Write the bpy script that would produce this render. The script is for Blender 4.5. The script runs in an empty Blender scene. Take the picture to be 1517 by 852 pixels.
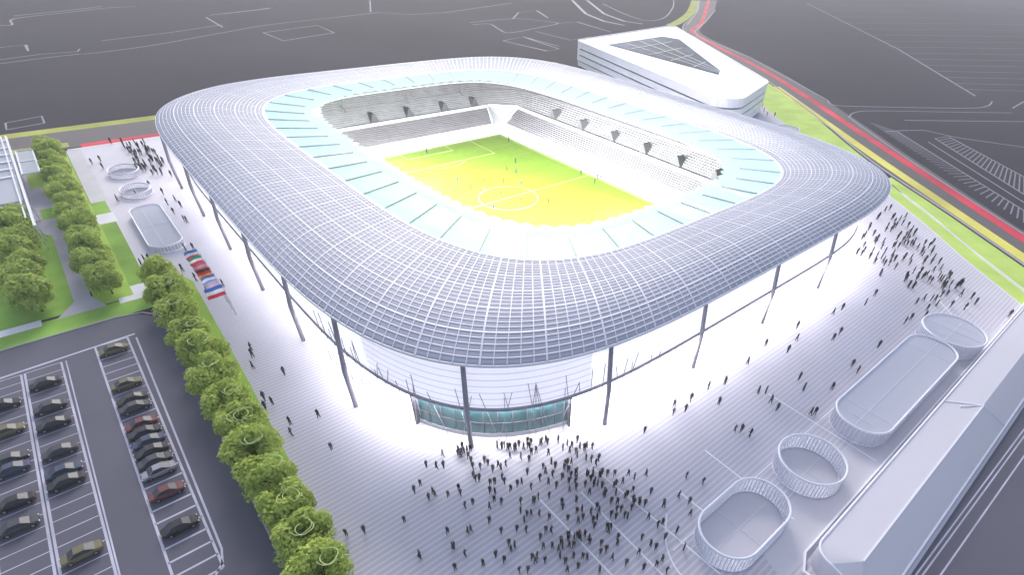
import bpy, bmesh, math, random
from mathutils import Vector, Matrix
SKY_S=0.15; SUN_S=1.5; EXPOSURE=0.8
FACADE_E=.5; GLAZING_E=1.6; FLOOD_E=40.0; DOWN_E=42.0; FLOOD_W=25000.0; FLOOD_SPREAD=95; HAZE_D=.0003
# camera solved from the pitch and the facade columns
CAM_LOC=(129.696,-91.855,64.801)
CAM_X=(0.661854,0.748228,0.045867)
CAM_Y=(-0.525294,0.419265,0.740461)
CAM_Z=(0.534803,-0.514171,0.670532)
CAM_LENS=18.0532; CAM_SHIFT=(-0.05946,0.09611)
MARKING_LINES=[
  (1.12,[(-399.4, -100.2), (-400.0, -94.3), (-426.0, -91.4), (-445.8, -61.4), (-460.9, -39.5), (-466.0, -17.3)]),
  (1.17,[(-438.8, -91.3), (-458.6, -56.1), (-472.2, -37.9)]),
  (0.9,[(-275.1, -106.3), (-284.4, -80.3), (-286.6, -63.9), (-298.0, -36.4), (-325.3, 6.9), (-347.0, 43.6), (-364.8, 100.3)]),
  (0.84,[(-285.6, -105.8), (-292.7, -89.3), (-293.3, -73.5), (-300.9, -71.7)]),
  (0.89,[(-320.2, -104.1), (-323.8, -93.1), (-304.8, -93.4)]),
  (0.83,[(-284.4, -80.3), (-285.1, -73.6)]),
  (0.94,[(-322.3, -58.9), (-337.0, -21.4), (-357.7, 15.7)]),
  (1.13,[(-404.2, 19.1), (-422.3, 58.1), (-430.8, 71.3)]),
  (1.02,[(-395.0, 14.5), (-346.4, 12.7)]),
  (1.12,[(-408.1, 29.4), (-426.9, 70.0)]),
  (0.58,[(-161.4, -110.4), (-165.0, -99.6), (-154.7, -99.7), (-151.8, -110.6), (-161.4, -110.4)]),
  (0.92,[(-316.0, 29.1), (-332.8, 71.8), (-299.0, 70.1), (-282.6, 30.6), (-316.0, 29.1)]),
  (1.14,[(-364.8, 100.3), (-378.8, 141.2), (-359.3, 162.0), (-360.8, 195.6), (-398.7, 295.8)]),
  (1.19,[(-454.6, 169.9), (-384.3, 137.2)]),
  (1.02,[(-304.3, 183.4), (-310.1, 231.8), (-292.2, 247.4), (-274.5, 252.3), (-263.0, 223.9), (-251.3, 185.0), (-270.3, 187.9), (-292.5, 195.0), (-294.5, 180.2)]),
  (1.14,[(-310.1, 231.8), (-339.5, 259.8), (-345.2, 285.8), (-302.5, 264.9)]),
  (0.85,[(-225.2, 160.0), (-232.8, 183.7), (-184.3, 177.2), (-182.3, 164.8), (-225.2, 160.0)]),
  (0.88,[(-232.8, 183.7), (-192.0, 183.7)]),
  (0.93,[(-248.6, 207.6), (-207.1, 207.6), (-211.7, 232.9)]),
  (1.04,[(-274.5, 252.3), (-274.2, 274.3), (-221.9, 264.1)]),
  (1.32,[(-365.4, 393.5), (-289.3, 353.7), (-255.9, 346.1), (-265.7, 381.2), (-318.5, 455.6), (-364.0, 510.7)]),
  (1.37,[(-354.1, 547.8), (-288.7, 461.9), (-223.9, 363.8)]),
  (1.12,[(-285.6, 488.9), (-228.5, 396.6), (-195.0, 338.2), (-175.0, 318.2), (-102.3, 282.6)]),
  (0.74,[(-102.3, 282.6), (-14.7, 221.1), (-6.3, 213.5), (0.9, 210.0), (14.4, 227.7), (43.1, 270.7), (48.6, 287.7), (46.5, 303.5)]),
  (0.81,[(58.7, 296.7), (57.5, 322.3)]),
  (0.61,[(62.0, 284.5), (44.2, 257.5), (18.2, 219.2), (13.1, 206.0), (15.1, 195.5), (19.6, 189.8), (53.9, 159.4), (86.9, 132.2), (112.6, 112.2)]),
  (0.69,[(34.3, 213.6), (71.4, 269.4)]),
  (0.61,[(37.3, 184.2), (41.9, 195.3), (47.5, 204.3), (61.7, 206.1), (84.9, 217.9)]),
  (1.23,[(-288.3, 688.3), (-63.1, 436.0), (36.0, 309.0)]),
  (0.53,[(41.0, 190.0), (106.9, 133.9)]),
  (0.55,[(55.6, 194.8), (102.4, 151.2)]),
  (0.53,[(55.8, 186.5), (104.7, 142.3)]),
  (0.58,[(58.1, 204.1), (96.7, 172.8)]),
  (3.11,[(-399.0, 379.1), (-310.7, 318.3), (-268.2, 301.4), (-243.7, 302.1)]),
  (3.16,[(-394.2, 397.1), (-304.6, 336.6), (-261.2, 320.2), (-243.0, 324.7)]),
]
BAY_TICKS=[[(26.8, 193.1), (41.0, 190.0)], [(29.3, 191.0), (43.0, 188.3)], [(31.8, 188.8), (45.0, 186.6)], [(34.4, 186.7), (47.0, 184.9)], [(36.9, 184.5), (49.0, 183.2)], [(39.4, 182.4), (51.0, 181.5)], [(41.9, 180.2), (53.0, 179.8)], [(44.4, 178.1), (55.0, 178.1)], [(46.9, 175.9), (57.0, 176.4)], [(49.5, 173.8), (59.0, 174.7)], [(52.0, 171.6), (61.0, 173.0)], [(54.5, 169.5), (63.0, 171.3)], [(57.0, 167.4), (65.0, 169.6)], [(59.5, 165.2), (67.0, 167.9)], [(62.1, 163.1), (69.0, 166.2)], [(64.6, 160.9), (71.0, 164.5)], [(67.1, 158.8), (73.0, 162.8)], [(69.6, 156.6), (74.9, 161.1)], [(72.1, 154.5), (76.9, 159.4)], [(74.6, 152.3), (78.9, 157.7)], [(77.2, 150.2), (80.9, 156.0)], [(79.7, 148.0), (82.9, 154.3)], [(82.2, 145.9), (84.9, 152.6)], [(84.7, 143.8), (86.9, 150.9)], [(87.2, 141.6), (88.9, 149.2)], [(89.8, 139.5), (90.9, 147.5)], [(92.3, 137.3), (92.9, 145.8)], [(94.8, 135.2), (94.9, 144.1)], [(97.3, 133.0), (96.9, 142.4)], [(99.8, 130.9), (98.9, 140.7)], [(102.3, 128.7), (100.9, 139.0)], [(104.9, 126.6), (102.9, 137.3)], [(107.4, 124.4), (104.9, 135.6)], [(109.9, 122.3), (106.9, 133.9)], [(55.6, 194.8), (58.1, 204.1)], [(57.8, 192.7), (59.9, 202.6)], [(60.1, 190.6), (61.8, 201.1)], [(62.3, 188.6), (63.6, 199.6)], [(64.5, 186.5), (65.5, 198.1)], [(66.7, 184.4), (67.3, 196.6)], [(69.0, 182.3), (69.1, 195.2)], [(71.2, 180.3), (71.0, 193.7)], [(73.4, 178.2), (72.8, 192.2)], [(75.7, 176.1), (74.6, 190.7)], [(77.9, 174.0), (76.5, 189.2)], [(80.1, 172.0), (78.3, 187.7)], [(82.3, 169.9), (80.2, 186.2)], [(84.6, 167.8), (82.0, 184.7)], [(86.8, 165.7), (83.8, 183.2)], [(89.0, 163.7), (85.7, 181.7)], [(91.3, 161.6), (87.5, 180.3)], [(93.5, 159.5), (89.3, 178.8)], [(95.7, 157.4), (91.2, 177.3)], [(97.9, 155.4), (93.0, 175.8)], [(100.2, 153.3), (94.9, 174.3)], [(102.4, 151.2), (96.7, 172.8)]]
FIELD_LINES=[[(-276.4, 681.8), (-132.7, 1094.1)], [(-234.3, 631.6), (-102.8, 975.6)], [(-198.0, 588.3), (-78.2, 878.1)], [(-166.3, 550.5), (-57.6, 796.4)], [(-138.4, 517.3), (-40.1, 727.0)], [(-113.7, 487.8), (-25.1, 667.2)], [(-91.6, 461.5), (-12.0, 615.3)], [(-71.8, 437.9), (-0.5, 569.7)], [(-53.9, 416.6), (9.7, 529.4)], [(-37.7, 397.2), (18.8, 493.5)], [(-22.9, 379.6), (26.9, 461.3)], [(-9.3, 363.4), (34.2, 432.3)], [(3.1, 348.6), (40.8, 406.0)], [(14.6, 334.9), (46.9, 382.0)], [(25.2, 322.2), (52.4, 360.1)]]
TRAIL_RED=[(-350.4, 561.8), (-229.8, 393.1), (-190.5, 331.5), (-71.9, 252.8), (-21.5, 215.1), (18.1, 183.2), (75.5, 138.0), (118.8, 103.8)]
ROAD_OUT=[(-347.2, 574.1), (-278.5, 476.9), (-217.8, 379.7), (-182.8, 332.7), (-102.3, 282.6), (-53.7, 250.9), (15.3, 195.8), (51.9, 164.1), (85.7, 135.8), (117.2, 110.2)]
ROAD_IN=[(-354.4, 546.8), (-271.3, 435.3), (-204.2, 334.0), (-107.8, 266.2), (-58.1, 231.5), (-0.7, 185.3), (52.2, 138.1), (90.2, 110.4), (123.3, 85.4)]
TRAIL_YELLOW=[(-40.6, 218.4), (-8.3, 192.0), (48.3, 146.5), (88.2, 115.9), (122.2, 90.0)]
VERGE_FAR=[(-355.7, 541.8), (-280.3, 438.8), (-238.8, 369.2), (-227.6, 343.6)]
GREEN_IN=[(-40.6, 196.5), (-24.7, 176.9), (21.0, 140.9), (34.2, 134.0), (58.6, 121.6)]
GREEN_IN2=[(65.3, 115.2), (74.0, 106.5), (90.3, 93.3), (107.1, 78.0), (125.4, 63.2), (129.5, 60.0)]
PEOPLE=[(77.7, -69.8), (78.0, -72.9), (79.2, -71.8), (79.8, -70.9), (79.1, -67.8), (79.3, -67.3), (79.3, -66.8), (79.4, -66.3), (79.6, -65.8), (81.8, -67.1), (82.9, -67.5), (83.6, -66.6), (83.0, -65.4), (83.8, -65.3), (85.3, -65.4), (85.1, -64.2), (85.8, -64.2), (85.7, -63.2), (84.8, -61.7), (86.1, -60.5), (87.3, -59.8), (86.4, -58.6), (85.3, -58.1), (86.6, -57.8), (83.3, -60.6), (88.3, -56.6), (90.0, -57.4), (91.0, -57.4), (89.9, -59.0), (90.8, -59.2), (92.8, -60.3), (91.6, -55.8), (91.7, -55.4), (88.9, -54.0), (88.6, -52.8), (89.4, -52.5), (89.1, -51.0), (90.4, -51.6), (91.5, -53.2), (91.1, -51.3), (91.0, -50.6), (91.8, -50.1), (93.7, -52.1), (94.6, -51.9), (94.3, -51.0), (96.7, -52.6), (97.4, -52.1), (99.5, -49.5), (101.3, -47.3), (100.6, -49.3), (84.4, -68.4), (85.2, -68.5), (85.4, -68.0), (87.2, -67.2), (88.4, -68.1), (87.5, -66.6), (89.0, -67.6), (87.5, -65.2), (88.4, -65.4), (90.1, -65.5), (90.1, -64.2), (90.1, -63.4), (91.8, -62.9), (91.3, -60.8), (94.1, -59.8), (93.4, -58.0), (94.6, -57.7), (95.9, -58.7), (96.2, -57.6), (94.1, -55.9), (95.3, -54.6), (96.7, -56.2), (96.5, -54.8), (98.2, -56.7), (97.8, -54.6), (99.6, -54.8), (99.6, -52.4), (100.0, -51.3), (102.1, -51.2), (102.1, -52.5), (104.1, -49.3), (107.0, -49.6), (105.0, -51.6), (80.6, -75.4), (81.2, -76.7), (83.1, -74.7), (83.7, -74.7), (83.7, -75.7), (85.1, -73.3), (85.0, -71.4), (86.0, -71.7), (88.3, -72.4), (88.5, -71.2), (90.6, -69.7), (90.1, -68.5), (91.1, -67.9), (92.9, -65.7), (94.2, -66.7), (95.2, -66.3), (95.5, -65.8), (96.3, -64.9), (94.0, -64.0), (93.9, -63.2), (94.8, -61.8), (97.7, -64.2), (96.9, -61.1), (97.6, -61.5), (98.0, -59.2), (99.5, -60.4), (99.7, -59.6), (100.8, -60.4), (99.5, -62.2), (102.1, -59.6), (100.8, -57.6), (101.5, -55.3), (102.2, -54.7), (103.4, -55.1), (103.1, -56.9), (103.8, -56.6), (104.9, -55.3), (103.8, -52.7), (104.4, -52.2), (104.2, -53.7), (108.9, -52.1), (92.6, -71.1), (90.4, -76.6), (92.1, -74.4), (92.1, -73.9), (95.1, -70.8), (97.2, -68.0), (96.2, -68.9), (95.7, -67.2), (99.5, -65.3), (97.3, -71.1), (98.2, -71.4), (98.1, -70.7), (92.7, -77.1), (90.9, -81.3), (95.7, -78.7), (94.8, -76.6), (97.5, -75.5), (97.6, -73.5), (99.0, -73.1), (101.4, -72.4), (102.1, -71.5), (101.1, -70.0), (101.8, -70.0), (101.3, -69.3), (100.8, -67.8), (102.5, -68.9), (101.5, -66.8), (102.4, -66.4), (102.4, -65.7), (102.0, -64.3), (102.9, -64.9), (104.5, -65.5), (103.3, -64.4), (102.5, -62.7), (103.0, -62.0), (103.3, -66.9), (104.4, -66.9), (106.1, -66.1), (105.5, -67.5), (105.4, -64.6), (105.9, -64.3), (105.6, -61.3), (106.5, -62.3), (106.7, -61.4), (108.1, -61.6), (107.0, -59.5), (104.8, -59.1), (109.9, -60.7), (109.9, -58.2), (111.9, -59.4), (110.1, -56.0), (110.9, -55.8), (112.7, -56.5), (112.7, -57.7), (114.2, -57.3), (108.3, -64.2), (104.6, -58.5), (81.7, -62.0), (82.0, -61.3), (83.9, -59.9), (84.7, -58.9), (85.8, -56.3), (86.3, -55.1), (83.4, -58.9), (87.1, -53.5), (94.1, -2.1), (98.3, -0.3), (94.9, 9.2), (97.3, 5.0), (97.3, 21.0), (97.6, 24.8), (102.1, 14.7), (102.3, 11.3), (100.1, 31.3), (99.7, 37.2), (109.8, 16.9), (109.2, 6.1), (110.9, 5.0), (104.5, -6.4), (106.7, -8.6), (110.1, -4.0), (101.6, -16.2), (102.5, -15.1), (104.6, -16.7), (106.5, -17.6), (111.0, -13.6), (111.5, -13.0), (109.6, 31.0), (109.8, 33.6), (111.6, 37.0), (110.6, 41.2), (107.8, 41.9), (108.3, 45.1), (109.5, 46.7), (110.2, 47.0), (111.3, 45.3), (110.4, 50.6), (111.1, 52.1), (113.7, 47.7), (113.4, 55.2), (116.3, 49.3), (115.6, 56.0), (117.1, 54.0), (124.3, 54.7), (96.1, 48.6), (101.4, 51.9), (104.1, 49.1), (103.3, 48.7), (109.4, 54.6), (111.2, 58.5), (111.6, 60.4), (108.1, 62.4), (94.8, -40.6), (95.1, -33.3), (93.9, -31.7), (94.8, -28.0), (96.0, -31.0), (94.8, -22.7), (98.7, -24.7), (96.0, -19.1), (104.6, -28.0), (105.4, -27.3), (107.0, -27.0), (95.2, -10.3), (105.7, -42.7), (108.1, -41.5), (106.8, -49.4), (109.1, -46.2), (107.3, -46.5), (110.5, -47.7), (33.7, -84.8), (37.2, -85.8), (31.2, -84.3), (42.4, -82.0), (49.1, -86.3), (49.6, -87.6), (47.2, -87.0), (55.8, -85.7), (58.4, -86.4), (57.2, -81.5), (65.3, -82.7), (72.5, -88.9), (81.7, -87.4), (82.8, -85.3), (84.9, -80.3), (91.2, -81.4), (92.9, -77.3), (97.5, -75.5), (111.1, -51.5), (110.7, -53.6), (113.5, -52.8), (106.9, -52.9), (108.6, -56.2), (92.0, -58.8), (97.2, -54.6), (95.9, -53.8), (94.0, -55.5), (90.7, -59.2), (95.6, -54.5), (92.1, -56.5), (92.9, -56.3), (94.0, -56.7), (89.2, -61.6), (92.0, -54.9), (94.9, -56.5), (98.1, -51.2), (92.9, -52.5), (95.6, -53.5), (96.8, -53.2), (97.5, -55.1), (99.7, -52.9), (102.5, -63.0), (101.9, -65.5), (103.9, -62.0), (102.7, -62.7), (101.6, -64.0), (99.0, -65.9), (102.5, -63.6), (104.3, -62.3), (103.0, -62.9), (99.4, -67.2), (101.6, -65.3), (101.7, -63.8), (99.8, -55.2), (95.3, -57.0), (104.1, -51.9), (99.9, -54.9), (104.2, -58.8), (102.2, -53.0), (96.8, -53.0), (103.0, -55.6), (103.3, -52.4), (98.5, -54.3), (100.8, -53.6), (100.9, -58.9), (82.0, -60.8), (79.7, -67.7), (84.9, -58.1), (85.6, -55.8), (83.8, -60.2), (83.2, -61.0), (90.0, -53.5), (90.9, -52.9), (91.2, -51.1), (85.8, -55.1), (84.2, -57.7), (84.3, -57.1), (80.7, -66.9), (78.5, -67.4), (79.0, -65.3), (78.3, -66.5), (101.5, -57.8), (108.7, -52.9), (106.4, -58.8), (104.5, -55.5), (102.1, -58.8), (102.9, -60.1), (94.0, -64.2), (100.8, -61.3), (-67.1, -82.5), (-60.6, -91.5), (-61.2, -86.8), (-59.3, -80.7), (-50.5, -81.4), (-51.9, -79.1), (-46.5, -78.9), (-43.2, -81.4), (-36.3, -80.4), (-35.3, -80.0), (-19.1, -84.1), (-18.5, -82.5), (-16.9, -93.7), (-18.3, -92.7), (-18.1, -91.8), (-11.8, -91.0), (-8.3, -87.1), (-2.3, -85.8), (-97.4, -92.6), (-98.7, -90.2), (-91.2, -90.6), (-72.8, -75.7), (-71.3, -74.8), (-76.8, -77.5), (4.8, -85.2), (6.9, -84.6), (3.8, -81.8), (-13.7, 163.8), (-8.0, 157.7), (-5.3, 160.0), (-17.8, 168.8)]
CROWD_RIGHT=[(78.6, 94.2), (78.2, 91.7), (79.3, 84.7), (79.4, 83.2), (81.4, 73.2), (80.7, 75.3), (83.1, 65.2), (82.8, 67.6), (86.5, 54.9), (86.4, 56.0), (87.7, 55.2), (87.1, 58.2), (85.8, 60.5), (84.0, 70.8), (86.8, 66.0), (86.0, 69.1), (86.1, 67.1), (88.9, 59.3), (89.9, 55.5), (92.1, 53.6), (90.8, 58.0), (89.4, 64.1), (88.2, 67.8), (85.0, 76.7), (84.1, 80.1), (82.3, 87.2), (82.2, 88.8), (86.0, 78.1), (85.6, 80.5), (85.7, 82.2), (84.1, 84.9), (84.3, 88.4), (86.1, 86.0), (84.5, 92.0), (88.0, 85.4), (90.3, 80.9), (89.9, 83.4), (91.5, 81.0), (91.3, 82.3), (91.1, 77.5), (90.4, 78.1), (92.0, 75.8), (91.3, 73.6), (92.1, 69.0), (89.6, 74.0), (91.1, 69.1), (89.2, 76.4), (91.1, 67.7), (92.3, 72.1), (93.2, 71.9), (93.6, 73.8), (94.3, 73.4), (93.8, 75.5), (95.9, 72.8), (97.9, 70.1), (98.5, 69.8), (97.4, 72.2), (96.1, 77.2), (97.6, 76.5), (99.7, 72.6), (99.2, 74.7), (97.3, 80.3), (100.3, 67.0), (100.6, 64.9), (101.9, 66.7), (101.4, 69.8), (103.3, 68.6), (105.0, 64.8), (104.1, 62.3), (106.0, 55.8), (105.3, 56.0), (103.7, 57.3), (103.7, 56.1), (103.9, 58.7), (102.2, 58.7), (101.0, 57.2), (102.6, 55.8), (103.2, 53.3), (104.2, 49.2), (103.2, 48.9), (101.4, 50.8), (100.7, 53.3), (96.3, 61.7), (96.0, 63.8), (98.5, 60.9), (97.4, 64.4), (93.3, 56.3), (94.2, 55.1), (92.0, 58.4), (95.0, 56.2), (94.0, 59.8), (94.9, 59.8), (93.2, 62.5), (97.0, 55.3), (91.1, 62.4), (95.8, 49.0), (107.5, 59.0), (106.2, 60.6), (108.9, 55.4), (109.1, 56.8), (108.4, 57.9), (107.1, 58.4), (108.2, 62.1), (107.5, 63.5), (109.9, 57.8), (111.1, 58.2), (111.2, 60.6), (111.3, 61.8)]
CROWD_LEFT=[(-108.6, -82.0), (-82.9, -81.5), (-86.6, -76.4), (-101.2, -76.1), (-98.6, -78.9), (-86.6, -75.0), (-111.0, -78.6), (-93.0, -80.8), (-87.7, -78.4), (-87.6, -80.0), (-90.9, -82.0), (-93.6, -77.6), (-98.1, -75.7), (-81.0, -78.5), (-100.7, -76.9), (-103.6, -80.8), (-82.7, -80.7), (-108.6, -81.0), (-103.1, -81.7), (-114.6, -81.7), (-107.6, -76.9), (-75.9, -77.7), (-83.9, -76.0), (-98.5, -80.6), (-76.7, -78.6), (-90.8, -77.4), (-102.3, -76.7), (-90.6, -77.5), (-99.4, -76.7), (-109.3, -80.1), (-95.6, -81.1), (-116.3, -84.7), (-104.1, -81.6), (-98.8, -77.4), (-96.4, -75.3), (-84.8, -76.0), (-100.0, -80.1), (-84.8, -81.6), (-105.7, -78.6), (-84.7, -80.9), (-83.0, -76.5), (-88.1, -76.6), (-77.5, -79.8), (-90.0, -75.6), (-111.5, -81.9), (-99.6, -81.4), (-80.5, -78.9), (-90.8, -77.2), (-87.5, -81.4), (-84.7, -82.6), (-108.0, -81.0), (-103.3, -76.6), (-99.0, -79.4), (-89.4, -81.1), (-87.4, -75.1), (-84.2, -82.0), (-106.4, -78.3), (-85.0, -80.0), (-94.8, -81.0), (-111.0, -75.9)]
PLAYERS=[(-49.0, -0.5, 'b'), (-23.1, 20.0, 'b'), (-19.6, 13.7, 'o'), (-15.4, 14.5, 'b'), (-19.0, -6.3, 'b'), (-13.0, -11.2, 'b'), (-12.4, -5.8, 'o'), (-14.2, 0.6, 'o'), (-7.5, -4.0, 'w'), (-2.3, -1.3, 'd'), (-10.0, 5.4, 'o'), (-5.8, 9.4, 'w'), (5.1, 0.9, 'o'), (5.1, -9.2, 'b'), (9.5, -3.1, 'b'), (11.1, 7.0, 'o'), (16.8, 4.0, 'o'), (-7.7, 34.3, 'd'), (-1.6, 31.9, 'd'), (7.1, 30.3, 'd'), (4.7, 33.8, 'd'), (5.5, 34.3, 'd'), (-43.5, 32.0, 'd')]
CARS_NEAR_TREES=[15.4, 29.9, 34.5, 36.4, 40.3, 42.0, 46.8, 47.9, 50.7, 53.4, 59.5, 67.4]
CARS_MIDDLE=[21.3, 26.8, 32.9, 40.1, 44.7, 46.4, 62.1]
CARS_EDGE=[22.1, 29.3, 37.6, 39.8, 48.1, 51.9]
D=bpy.data; SC=bpy.context.scene; COL=SC.collection
random.seed(7)
R=math.radians
# ------------------------------------------------------------------ materials
def new_mat(name):
    m=D.materials.new(name); m.use_nodes=True
    nt=m.node_tree; b=nt.nodes['Principled BSDF']; return m,nt,b
def N(nt,t,**k):
    n=nt.nodes.new(t)
    for a,v in k.items(): setattr(n,a,v)
    return n
def mat(name,col,rough=.7,var=.0,scale=1.0,metal=0.0,spec=.4,emit=0,ecol=None,trans=0,alpha=1.0,detail=4):
    m,nt,b=new_mat(name)
    b.inputs['Base Color'].default_value=(*col,1); b.inputs['Roughness'].default_value=rough
    b.inputs['Metallic'].default_value=metal; b.inputs['Specular IOR Level'].default_value=spec
    b.inputs['Alpha'].default_value=alpha
    if emit:
        b.inputs['Emission Color'].default_value=(*(ecol or col),1); b.inputs['Emission Strength'].default_value=emit
    if var:
        tc=N(nt,'ShaderNodeTexCoord'); no=N(nt,'ShaderNodeTexNoise'); no.inputs['Scale'].default_value=scale; no.inputs['Detail'].default_value=detail
        nt.links.new(tc.outputs['Object'],no.inputs['Vector'])
        mr=N(nt,'ShaderNodeMapRange'); mr.inputs['From Min'].default_value=.3; mr.inputs['From Max'].default_value=.7
        mr.inputs['To Min'].default_value=1-var; mr.inputs['To Max'].default_value=1+var
        nt.links.new(no.outputs['Fac'],mr.inputs['Value'])
        mx=N(nt,'ShaderNodeMix',data_type='RGBA',blend_type='MULTIPLY'); mx.inputs['Factor'].default_value=1
        mx.inputs['A'].default_value=(*col,1); nt.links.new(mr.outputs['Result'],mx.inputs['B'])
        nt.links.new(mx.outputs['Result'],b.inputs['Base Color'])
    return m
def stripe_mat(name,ca,cb,axis,period,duty,rough=.7,var=.06,scale=.08,cross=0):
    """paving with fine joints: cb lines on ca along one axis"""
    m,nt,b=new_mat(name); b.inputs['Roughness'].default_value=rough
    tc=N(nt,'ShaderNodeTexCoord'); sx=N(nt,'ShaderNodeSeparateXYZ'); nt.links.new(tc.outputs['Object'],sx.inputs[0])
    def line(ax,per,du):
        a=N(nt,'ShaderNodeMath',operation='DIVIDE'); a.inputs[1].default_value=per; nt.links.new(sx.outputs[ax],a.inputs[0])
        fr=N(nt,'ShaderNodeMath',operation='FRACT'); nt.links.new(a.outputs[0],fr.inputs[0])
        lt=N(nt,'ShaderNodeMath',operation='LESS_THAN'); lt.inputs[1].default_value=du; nt.links.new(fr.outputs[0],lt.inputs[0]); return lt.outputs[0]
    f=line(axis,period,duty)
    if cross:
        g=line(1-axis if axis<2 else 0,cross,.05)
        mxx=N(nt,'ShaderNodeMath',operation='MAXIMUM'); nt.links.new(f,mxx.inputs[0]); nt.links.new(g,mxx.inputs[1]); f=mxx.outputs[0]
    mx=N(nt,'ShaderNodeMix',data_type='RGBA'); mx.inputs['A'].default_value=(*ca,1); mx.inputs['B'].default_value=(*cb,1); nt.links.new(f,mx.inputs['Factor'])
    no=N(nt,'ShaderNodeTexNoise'); no.inputs['Scale'].default_value=scale; no.inputs['Detail'].default_value=6; nt.links.new(tc.outputs['Object'],no.inputs['Vector'])
    mr=N(nt,'ShaderNodeMapRange'); mr.inputs['From Min'].default_value=.3; mr.inputs['From Max'].default_value=.7; mr.inputs['To Min'].default_value=1-var; mr.inputs['To Max'].default_value=1+var
    nt.links.new(no.outputs['Fac'],mr.inputs['Value'])
    m2=N(nt,'ShaderNodeMix',data_type='RGBA',blend_type='MULTIPLY'); m2.inputs['Factor'].default_value=1
    nt.links.new(mx.outputs['Result'],m2.inputs['A']); nt.links.new(mr.outputs['Result'],m2.inputs['B']); nt.links.new(m2.outputs['Result'],b.inputs['Base Color'])
    m['mix']=m2.name
    return m
def sheet_mat(name,col,transp,translu,rough=.3,spec=.35):
    """thin glass or membrane: diffuse + translucent + clear mix"""
    m=D.materials.new(name); m.use_nodes=True; nt=m.node_tree; nt.nodes.clear()
    o=N(nt,'ShaderNodeOutputMaterial'); d=N(nt,'ShaderNodeBsdfPrincipled'); d.inputs['Base Color'].default_value=(*col,1); d.inputs['Roughness'].default_value=rough; d.inputs['Specular IOR Level'].default_value=spec
    t=N(nt,'ShaderNodeBsdfTranslucent'); t.inputs['Color'].default_value=(*col,1)
    c=N(nt,'ShaderNodeBsdfTransparent'); c.inputs['Color'].default_value=(*[min(1,x*.35+.65) for x in col],1)
    a=N(nt,'ShaderNodeMixShader'); a.inputs[0].default_value=translu; nt.links.new(d.outputs[0],a.inputs[1]); nt.links.new(t.outputs[0],a.inputs[2])
    e=N(nt,'ShaderNodeMixShader'); e.inputs[0].default_value=transp; nt.links.new(a.outputs[0],e.inputs[1]); nt.links.new(c.outputs[0],e.inputs[2])
    nt.links.new(e.outputs[0],o.inputs[0]); return m
M={}
M['ground']=mat('dark_ground',(.040,.037,.050),.95,.2,.009,detail=8); M['ground'].node_tree.nodes['Principled BSDF'].inputs['Specular IOR Level'].default_value=.08
M['asphalt']=mat('asphalt',(.092,.09,.122),.85,.1,.05,detail=8)
M['road']=mat('road_asphalt',(.085,.076,.082),.8,.12,.05,detail=8)
M['plaza']=stripe_mat('striped_paving',(.45,.43,.50),(.56,.54,.61),0,.85,.36,.6,.08,.05)
M['pale_paving']=mat('pale_paving',(.46,.45,.50),.7,.06,.2)
M['apron']=mat('pale_apron',(.52,.51,.57),.5,.06,.1)
M['path']=mat('path_paving',(.34,.33,.39),.7,.07,.2)
M['white_paving']=mat('white_paving',(.62,.61,.68),.7,.05,.2)
M['lawn']=mat('lawn_grass',(.20,.36,.055),.95,.22,.12,detail=9)
M['lawn_light']=mat('light_grass',(.30,.46,.07),.95,.16,.12,detail=9)
M['verge']=mat('verge_grass',(.41,.55,.12),.95,.12,.1,detail=9)
M['verge_yellow']=mat('yellow_verge',(.34,.36,.07),.95,.2,.08,detail=8)
M['trail_red']=mat('red_light_trail',(.55,.012,.045),.8,.4,.04,detail=6)
M['trail_yellow']=mat('yellow_light_trail',(.60,.55,.10),.8,.25,.03,detail=6)
M['marking']=mat('outline_marking',(.27,.26,.31),.8,.1,.3)
M['marking_faint']=mat('worn_marking',(.10,.097,.12),.8,.1,.3)
M['marking_bay']=mat('bay_paint',(.42,.42,.52),.7,.2,.15)
M['marking_white']=mat('white_paint',(.80,.80,.84),.7,.05,.3)
M['kerb']=mat('kerb_stone',(.30,.29,.34),.8,.1,.5)
M['roof']=mat('roof_panel',(.40,.395,.47),.65,.09,.05,spec=.15)
M['rib']=mat('white_rib',(.68,.68,.76),.5)
M['white']=mat('white_render',(.82,.82,.85),.5,.03,.1)
M['steel']=mat('grey_steel',(.26,.25,.30),.5,.1,.6)
M['dark']=mat('dark_metal',(.10,.095,.12),.5,.1,.6)
M['canopy']=sheet_mat('canopy_glass',(.64,.88,.94),.08,.24,.6,.05)
M['glass_white']=sheet_mat('frosted_glass',(.82,.83,.88),.74,.4,.3)
M['roof_glass']=sheet_mat('roof_glass',(.78,.79,.86),.42,.45,.3)
M['hall_glass']=sheet_mat('hall_membrane',(.74,.73,.80),.05,.4,.3)
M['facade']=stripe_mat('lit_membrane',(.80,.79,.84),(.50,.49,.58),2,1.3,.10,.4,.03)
def glow(m,col,s):
    b=m.node_tree.nodes['Principled BSDF']; b.inputs['Emission Color'].default_value=(*col,1); b.inputs['Emission Strength'].default_value=s
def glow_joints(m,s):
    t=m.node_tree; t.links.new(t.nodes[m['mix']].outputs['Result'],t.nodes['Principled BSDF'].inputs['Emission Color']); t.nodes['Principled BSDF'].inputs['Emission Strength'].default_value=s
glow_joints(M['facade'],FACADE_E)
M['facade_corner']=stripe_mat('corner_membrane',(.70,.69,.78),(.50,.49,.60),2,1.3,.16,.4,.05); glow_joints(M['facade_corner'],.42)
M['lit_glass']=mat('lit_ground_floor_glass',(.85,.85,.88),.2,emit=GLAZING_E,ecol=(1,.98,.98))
M['entrance']=mat('entrance_glass',(.03,.075,.09),.08,.4,.5,spec=.5,emit=.07,ecol=(.45,.80,.86))
M['lamp']=mat('flood_lens',(.9,.9,.9),.3,emit=FLOOD_E,ecol=(1,.98,.92))
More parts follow.
